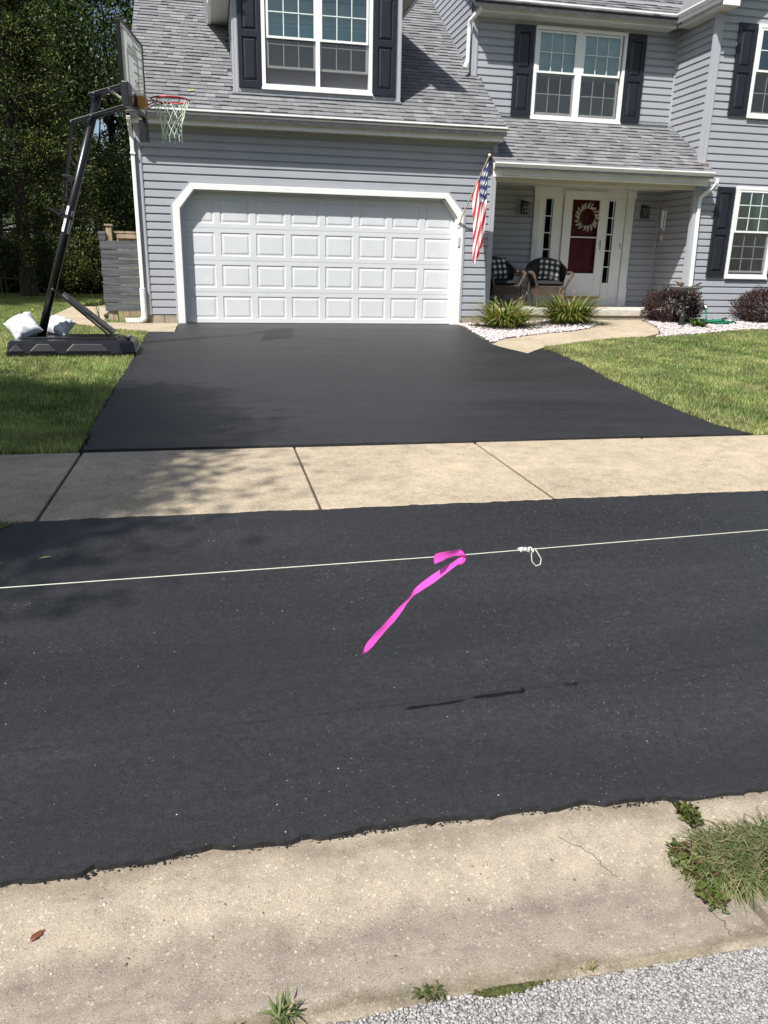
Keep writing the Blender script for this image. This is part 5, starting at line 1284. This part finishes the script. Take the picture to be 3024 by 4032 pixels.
# ------------------------------------------------------------------ lawns
def lawn(name, poly, dens, h, dry=None, shade=None):
    x0, y0 = np.min(poly, 0); x1, y1 = np.max(poly, 0); n = int((x1-x0)*(y1-y0)*dens)
    x = RNG.uniform(x0, x1, n); y = RNG.uniform(y0, y1, n); kq = inpoly(x, y, poly)
    # keep what the photograph's surroundings can show
    dx, dy_ = x-CX, y-CY; kq &= (dx > -dy_*.40-1.0) & (dx < dy_*.95+1.0)
    x, y = x[kq], y[kq]; n = len(x); z = gz(x, y)
    hgt = h*RNG.uniform(.55, 1.35, n)*(1+.25*np.sin(x*1.7+y*.9)*np.sin(y*2.3)); az = RNG.uniform(0, 6.28, n); ln = RNG.uniform(.1, .8, n)*hgt; wd = RNG.uniform(.0028, .005, n)*(1+.05*np.hypot(dx[kq], dy_[kq]))
    b1 = np.stack([x-np.sin(az)*wd, y+np.cos(az)*wd, z-.002], -1); b2 = np.stack([x+np.sin(az)*wd, y-np.cos(az)*wd, z-.002], -1); tp = np.stack([x+np.cos(az)*ln, y+np.sin(az)*ln, z+hgt], -1)
    pat = np.sin(x*2.1+1)*np.sin(y*1.6)+.6*np.sin(x*5.3+y*3.1)+RNG.normal(size=n)*.9
    mi = np.select([pat < -.6, pat < .5, pat < 1.3], [2, 0, 1], 3); kd = RNG.uniform(0, 1, n)
    if dry is not None:
        dd = dry(x, y); mi = np.where(kd < dd, np.where(kd < dd*.5, 4, 3), mi)
    mi = np.where(RNG.uniform(0, 1, n) < .05, 4, mi)
    V = np.stack([b1, b2, tp], 1).reshape(-1, 3); return tag(link_mesh(name, np_mesh(name, V, np.arange(3*n).reshape(n, 3), GR, mi)), kind='stuff')
LP = [(-.53, -8.60), (-.545, -6.6), (-.525, -4.2), (-.54, -1.58), (-1.1, -1.32), (-1.64, -.74), (-2.40, .68), (-2.53, 1.8), (-2.58, 4.3), (-1.5, 9), (-9, 9), (-9, -8.60)]
lawn('left_lawn', LP, 7500, .044, lambda x, y: .15+.25*((y > -3.4) & (y < -1.2)))
edge_x = lambda y: np.interp(y, [-8.6, -8.3, -7.6, -7, -6, -4.75, -3.5], [5.06, 4.95, 4.93, 4.97, 5.05, 5.24, 5.30])
RP = [(5.10, -8.59), (4.98, -8.3), (4.96, -7.6), (5.0, -7), (5.08, -6), (5.27, -4.75), (5.34, -3.5), (5.34, -3.3), (5.94, -2.97), (6.54, -2.72), (7.05, -2.63), (7.5, -2.66), (8.49, -2.36), (9.24, -2.06), (9.77, -1.83), (10.5, -1.75), (14, -1.74), (14, -8.59)]
lawn('right_lawn', RP, 7500, .040, lambda x, y: .30*np.exp(-((x-edge_x(y))/.35)**2)+.20+.12*np.sin(x*1.3)*np.sin(y*1.1))
lawn('verge_grass', [(-.70, -10.3), (-.62, -10.24), (-3, -10.24), (-3, -12.7), (-1.6, -12.7), (-1.02, -11.4)], 5000, .05, lambda x, y: .45+0*x)
lawn('gutter_edge_grass', [(-1.35, .20), (-.75, .02), (-.75, -.12), (-1.45, .05)], 3000, .07)
for nm, pl_ in (('lawn', LP), ('lawn', RP), ('verge', [(-.70, -10.33), (-.62, -10.235), (-9, -10.235), (-9, -12.72), (-1.64, -12.72), (-1.04, -11.4)])):
    sheet(nm, pl_, SOIL, -.003, .006, .2, .05)
# dandelions on the left lawn
DY_ = leafmat('dandelion_yellow', (.75, .52, .02), .2)
for (x, y, lb) in ((-2.75, 1.2, 'yellow dandelion behind the concrete side path'), (-1.95, -.9, 'yellow dandelion between the hoop base and the side path'), (-2.9, -1.3, 'yellow dandelion beyond the sandbags, away from the path')):
    e = tag(empty('dandelion', (x, y, g1(x, y))), lb, 'flower', 'dandelions in the left lawn')
    MB().tube([(0, 0, 0), (.004, 0, .13)], .003, 5).build('stem', GR[0], e, local=True); MB().lathe([(.004, .128), (.022, .138), (.018, .15), (.004, .154)], n=10).build('bloom', DY_, e, local=True)
# small weed at the fence
tuft('tall_weed', 'tall thin leafy weed standing at the grey fence end', 'weed', -1.46, .22, .02, 7, .70, (.04, .03), .011, WEED, [.5, .3, .05, .15], None, .28, None, (1.2, 1.55))
tuft('bed_seedling', 'low green seedlings in the gravel near the garage corner', 'plant', 5.12, -.75, .0, 110, .16, (.10, .15), .02, WEED, [.5, .4, .0, .1], None, .7)
tuft('bed_seedling', 'low green leafy plant in the gravel beside the bird bath', 'plant', 9.05, -1.5, .06, 90, .26, (.10, .08), .03, WEED, [.6, .3, .0, .1], None, .6)
tuft('bed_seedling', 'small yellow-green plant in the gravel before the second lily', 'plant', 7.25, -1.15, .05, 60, .16, (.10, .07), .02, WEED, [.6, .2, .0, .2], None, .7)

# ------------------------------------------------------------------ trees
LEAF = [leafmat('oak_leaf_%d' % i, c, .30, .42) for i, c in enumerate([(.022, .043, .012), (.033, .060, .014), (.015, .029, .009), (.085, .12, .027)])]
CON = [leafmat('cedar_%d' % i, c, .22, .6) for i, c in enumerate([(.034, .054, .014), (.085, .115, .022), (.018, .032, .010), (.135, .155, .03)])]
def tree(name, label, x, y, trunk_h, tr, cc, rad, clumps, per, ls, group, shell=.55, clump_r=.55, mats=LEAF):
    z = g1(x, y); e = tag(empty(name, (x, y, z)), label, 'tree', group)
    t = MB(); top = Vector((random.uniform(-.3, .3), random.uniform(-.3, .3), cc[2]-z+rad[2]*.5))
    t.tube([(0, 0, -.1), (.02, 0, .4), (.05, .03, trunk_h), tuple(top*.8), tuple(top)], [tr*1.35, tr, tr*.8, tr*.35, tr*.1], 12)
    C_ = []
    for k in range(clumps):
        d = unit(RNG.normal(size=3)); r = RNG.uniform(shell, 1)**.7; c = np.array(cc)-np.array([x, y, z])+d*np.array(rad)*r; C_.append(c)
        if k % 8 == 0:
            h0 = Vector((.05, .03, trunk_h)).lerp(top, random.uniform(0, .6)); q = Vector(c); t.tube([h0, h0.lerp(q, .5)+Vector((0, 0, .15)), q], [tr*.35, tr*.2, tr*.05], 6)
    t.build('trunk', BARK, e, local=True)
    C_ = np.array(C_); rep = np.repeat(C_, per, 0); sz = np.repeat(RNG.uniform(.6, 1.3, clumps), per)
    pos = rep+RNG.normal(size=rep.shape)*clump_r*sz[:, None]*np.array([1, 1, .65])
    for (g0, g1_, gr) in GAPS:
        wpos = pos+np.array([x, y, z]); tt = (wpos[:, 1]-g0[1])/(g1_[1]-g0[1]); ln = np.array(g0)+(np.array(g1_)-np.array(g0))*tt[:, None]
        kp = np.linalg.norm((wpos-ln)*np.array([1, 0, .7]), axis=1) > gr*RNG.uniform(.3, 1.25, len(pos)); pos = pos[kp]
    dr = RNG.normal(size=pos.shape); dr[:, 2] -= .4
    leaves('crown', pos, dr, ls, ls*.62, mats, e, fold=.15)
    return e
GAPS = []
# trees behind the left lawn; light breaks through their crowns next to the house
GAPS = [((-2.215, 8.0, 4.231), (-4.134, 24.0, 6.465), .55), ((-1.844, 8.0, 4.333), (-3.5, 24.0, 6.641), .40), ((-2.412, 8.0, 1.949), (-4.47, 24.0, 2.569), .45)]
tree('shade_tree', 'tall leafy tree behind the left corner of the garage', -2.3, 12.5, 2.6, .17, (-2.4, 12.3, 6.2), (3.0, 2.4, 4.2), 150, 480, .10, 'leafy trees behind the lawn')
tree('shade_tree', 'tall leafy tree behind the dark cedar', -6.2, 14.0, 2.6, .20, (-6.0, 14, 6.6), (3.2, 2.6, 4.6), 150, 480, .10, 'leafy trees behind the lawn')
tree('shade_tree', 'dense leafy tree far behind the dark board fence', -3.8, 19.5, 2.2, .2, (-3.8, 19.5, 4.6), (3.4, 2.4, 3.8), 120, 420, .12, 'leafy trees behind the lawn')
tree('understory_tree', 'low leafy sapling in front of the dark board fence', -2.0, 9.6, .9, .05, (-1.9, 9.5, 2.3), (1.0, .9, 1.5), 34, 260, .08, 'leafy trees behind the lawn', .3, .3)
for k_, (x_, y_, r_) in enumerate(((-4.6, 10.3, 1.0), (-3.2, 10.5, .9), (-2.3, 10.6, .8), (-5.9, 10.4, 1.1))):
    tree('yard_bush', ('rounded', 'low', 'small', 'wide')[k_]+' dark leafy bush in front of the dark board fence', x_, y_, .4, .04, (x_, y_, .85), (r_, .5, .85), 30, 260, .08, 'dark bushes along the fence', .2, .3)
GAPS = []
# dark cedar
cx_, cy_ = -4.1, 7.6; cz_ = g1(cx_, cy_)
ce = tag(empty('cedar_tree', (cx_, cy_, cz_)), 'dark drooping cedar with golden green tips on the left lawn', 'tree')
t = MB(); t.tube([(0, 0, -.1), (.03, 0, .8), (0, 0, 4), (0, 0, 7.5)], [.24, .17, .12, .02], 10)
C_ = []; D_ = []; MI = []
H = 8.3
for k in range(640):
    h = .45+(H-.5)*random.random()**1.0; env = 2.45*(1-((h-1.2)/(H-1.0)))**.75 if h > 1.2 else 2.3; a = random.uniform(0, 6.28); rr_ = max(.12, env*random.uniform(.72, 1.08)); rt_ = rr_*random.uniform(.25, .5)
    p0 = np.array([rt_*math.cos(a), rt_*math.sin(a), h+.05]); p1 = np.array([rr_*math.cos(a), rr_*math.sin(a), h-.10*rr_])
    nn_ = 190; s = RNG.uniform(0, 1, nn_)[:, None]; q = p0*(1-s)+p1*s+RNG.normal(size=(nn_, 3))*np.array([.11, .11, .10])*(.5+s*.8)
    C_.append(q); dd = (p1-p0); D_.append(dd/np.linalg.norm(dd)+RNG.normal(size=(nn_, 3))*.55+np.array([0, 0, .55])); tipm = (s[:, 0]+RNG.normal(size=nn_)*.15) > .84; MI.append(np.where(tipm, RNG.choice([1, 3], nn_), RNG.choice([0, 2], nn_)))
    if k % 6 == 0: t.tube([(0, 0, h+.15), tuple(p1)], [.03, .008], 5)
t.build('trunk', BARK, ce, local=True)
leaves('crown', np.concatenate(C_), np.concatenate(D_), .070, .030, CON, ce, midx=np.concatenate(MI), fold=.1)
# street tree beside the frame whose shade falls on the walk and the left lawn
tree('street_tree', 'street tree on the verge shading the sidewalk and left lawn', -5.9, -12.2, 2.6, .14, (-5.40, -11.7, 5.6), (2.2, 2.8, 1.6), 150, 820, .12, None, .0, .40)
tree('yard_tree', 'broad tree on the left lawn beside the cedar', -8.0, 4.6, 2.4, .2, (-7.3, 4.8, 4.6), (2.2, 3.4, 1.7), 90, 700, .13, None, .1, .45)
for k_, (x_, y_) in enumerate(((-9, -31), (-1, -34), (7, -32), (15, -33), (23, -31))):
    tree('street_tree', ('tall', 'broad', 'dense', 'leaning', 'old')[k_]+' leafy tree across the street from the house', x_, y_, 3, .25, (x_, y_, 4.2), (4.6, 2.6, 3.6), 110, 300, .24, 'trees across the street', .3, .9)

# ------------------------------------------------------------------ far background
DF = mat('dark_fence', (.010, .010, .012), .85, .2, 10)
df = tag(empty('board_fence', (-3.5, 11.2, .1)), 'dark board fence in the shade behind the lawn', 'fence')
for i in range(46):
    x = -9+i*.205; MB().box(x, x+.2035, 11.2+random.uniform(-.008, .008), 11.225, .0, 1.75+random.uniform(-.01, .01)).build('board', DF, df)
MB().box(-9, .45, 11.226, 11.28, 1.35, 1.45).build('rail', DF, df); MB().box(-9, .45, 11.226, 11.28, .4, .5).build('rail', DF, df)
nh = tag(empty('neighbour_house', (-4, 27, .2)), 'pale neighbouring house glimpsed through the trees', 'house')
NW = mat('pale_siding', (.42, .46, .48), .7, .05, 3); NR = mat('brown_roof', (.16, .12, .10), .9, .1, 20)
MB().box(-9, 2, 27, 34, -.2, 3.2).build('wall', NW, nh)
MB().prism([(26.6, 3.2), (34.4, 3.2), (30.5, 4.9)], 'x', -9.4, 2.4).build('roof', NR, nh)
for x in (-7.5, -4.6, -1.6):
    f_ = MB().box(x, x+1.0, 26.94, 26.999, 1.4, 2.9).build('window', WHITE, nh); MB().box(x+.08, x+.92, 26.93, 26.939, 1.48, 2.82).build('pane', SHUT, f_)
for k_, (x_, c_) in enumerate(((-8, 'tan'), (12, 'blue'), (29, 'white'))):
    oh = tag(empty('opposite_house', (x_, -40, -.6)), ('tan', 'blue-grey', 'off-white')[k_]+' house across the street, behind the photographer', 'house', 'houses across the street')
    MB().box(x_-7, x_+7, -48, -40, -.6, 5.4).build('wall', mat('far_siding_'+c_, ((.36, .31, .24), (.22, .26, .31), (.4, .4, .37))[k_], .8), oh); MB().prism([(-39.5, 5.4), (-48.5, 5.4), (-44, 8.8)], 'x', x_-7.4, x_+7.4).build('roof', NR, oh)
    for a_ in (-5, -1.8, 2.6, 5):
        for z_ in (.5, 3.4):
            f_ = MB().box(x_+a_-.6, x_+a_+.6, -39.995, -39.94, z_, z_+1.5).build('window', WHITE, oh); MB().box(x_+a_-.5, x_+a_+.5, -39.935, -39.925, z_+.1, z_+1.4).build('pane', SHUT, f_)
lc = tag(empty('lawn_chair', (-4.75, 9.0, g1(-4.75, 9.0))), 'weathered metal garden chair under the dark cedar', 'chair')
LC = mat('chair_metal', (.16, .13, .10), .6, .2, 15)
for sx_ in (-1, 1):
    MB().tube([(sx_*.27, -.22, 0), (sx_*.27, -.22, .62), (sx_*.26, .2, .64)], .014, 6).build('arm', LC, lc, local=True); MB().tube([(sx_*.25, .25, 0), (sx_*.25, .22, .45)], .014, 6).build('leg', LC, lc, local=True)
MB().box(-.26, .26, -.24, .24, .40, .43).build('seat', LC, lc, local=True, bevel=.008)
m = MB(); m.tube([(-.26, .22, .43), (-.27, .28, .75), (-.2, .31, .88), (0, .32, .92), (.2, .31, .88), (.27, .28, .75), (.26, .22, .43)], .016, 6)
for k in range(5): m.tube([(-.16+k*.08, .23, .43), (-.16+k*.08, .31, .89)], .008, 5)
m.build('backrest', LC, lc, local=True)
# chandelier bulbs seen through the dormer window
cl = tag(empty('chandelier', (1.99, .95, 4.30)), 'small lit chandelier seen through the dormer window', 'chandelier')
EM = bpy.data.materials.new('warm_bulb'); EM.use_nodes = True; pb_ = EM.node_tree.nodes['Principled BSDF']; pb_.inputs['Emission Color'].default_value = (1, .72, .35, 1); pb_.inputs['Emission Strength'].default_value = 9; pb_.inputs['Base Color'].default_value = (1, .8, .5, 1)
MB().tube([(0, 0, .9), (0, 0, .02)], .006, 6).build('stem', BLACKM, cl, local=True)
for k, (x, z) in enumerate(((-.06, .10), (-.02, .05), (.10, .08))):
    MB().tube([(0, 0, .02), (x, (-.03, .03, 0)[k], z-.02)], .005, 5).build('arm', BLACKM, cl, local=True); MB().lathe([(.006, -.015), (.016, .0), (.015, .02), (.002, .045)], (x, (-.03, .03, 0)[k], z), 10).build('bulb', EM, cl, local=True)
# roofs of the house meet no open sky: close the volume behind
MB().box(-.60, 9.7, 7.6, 7.7, -.1, 7.5).build('rear_wall', SIDING, house)
MB().prism([(6.2, 3.325+KG*6.57-.1), (6.2, 3.325+KG*6.57), (12.0, 3.4), (12.0, 3.3)], 'x', -.74, 5.6).build('rear_roof', ROOFT[1], house)
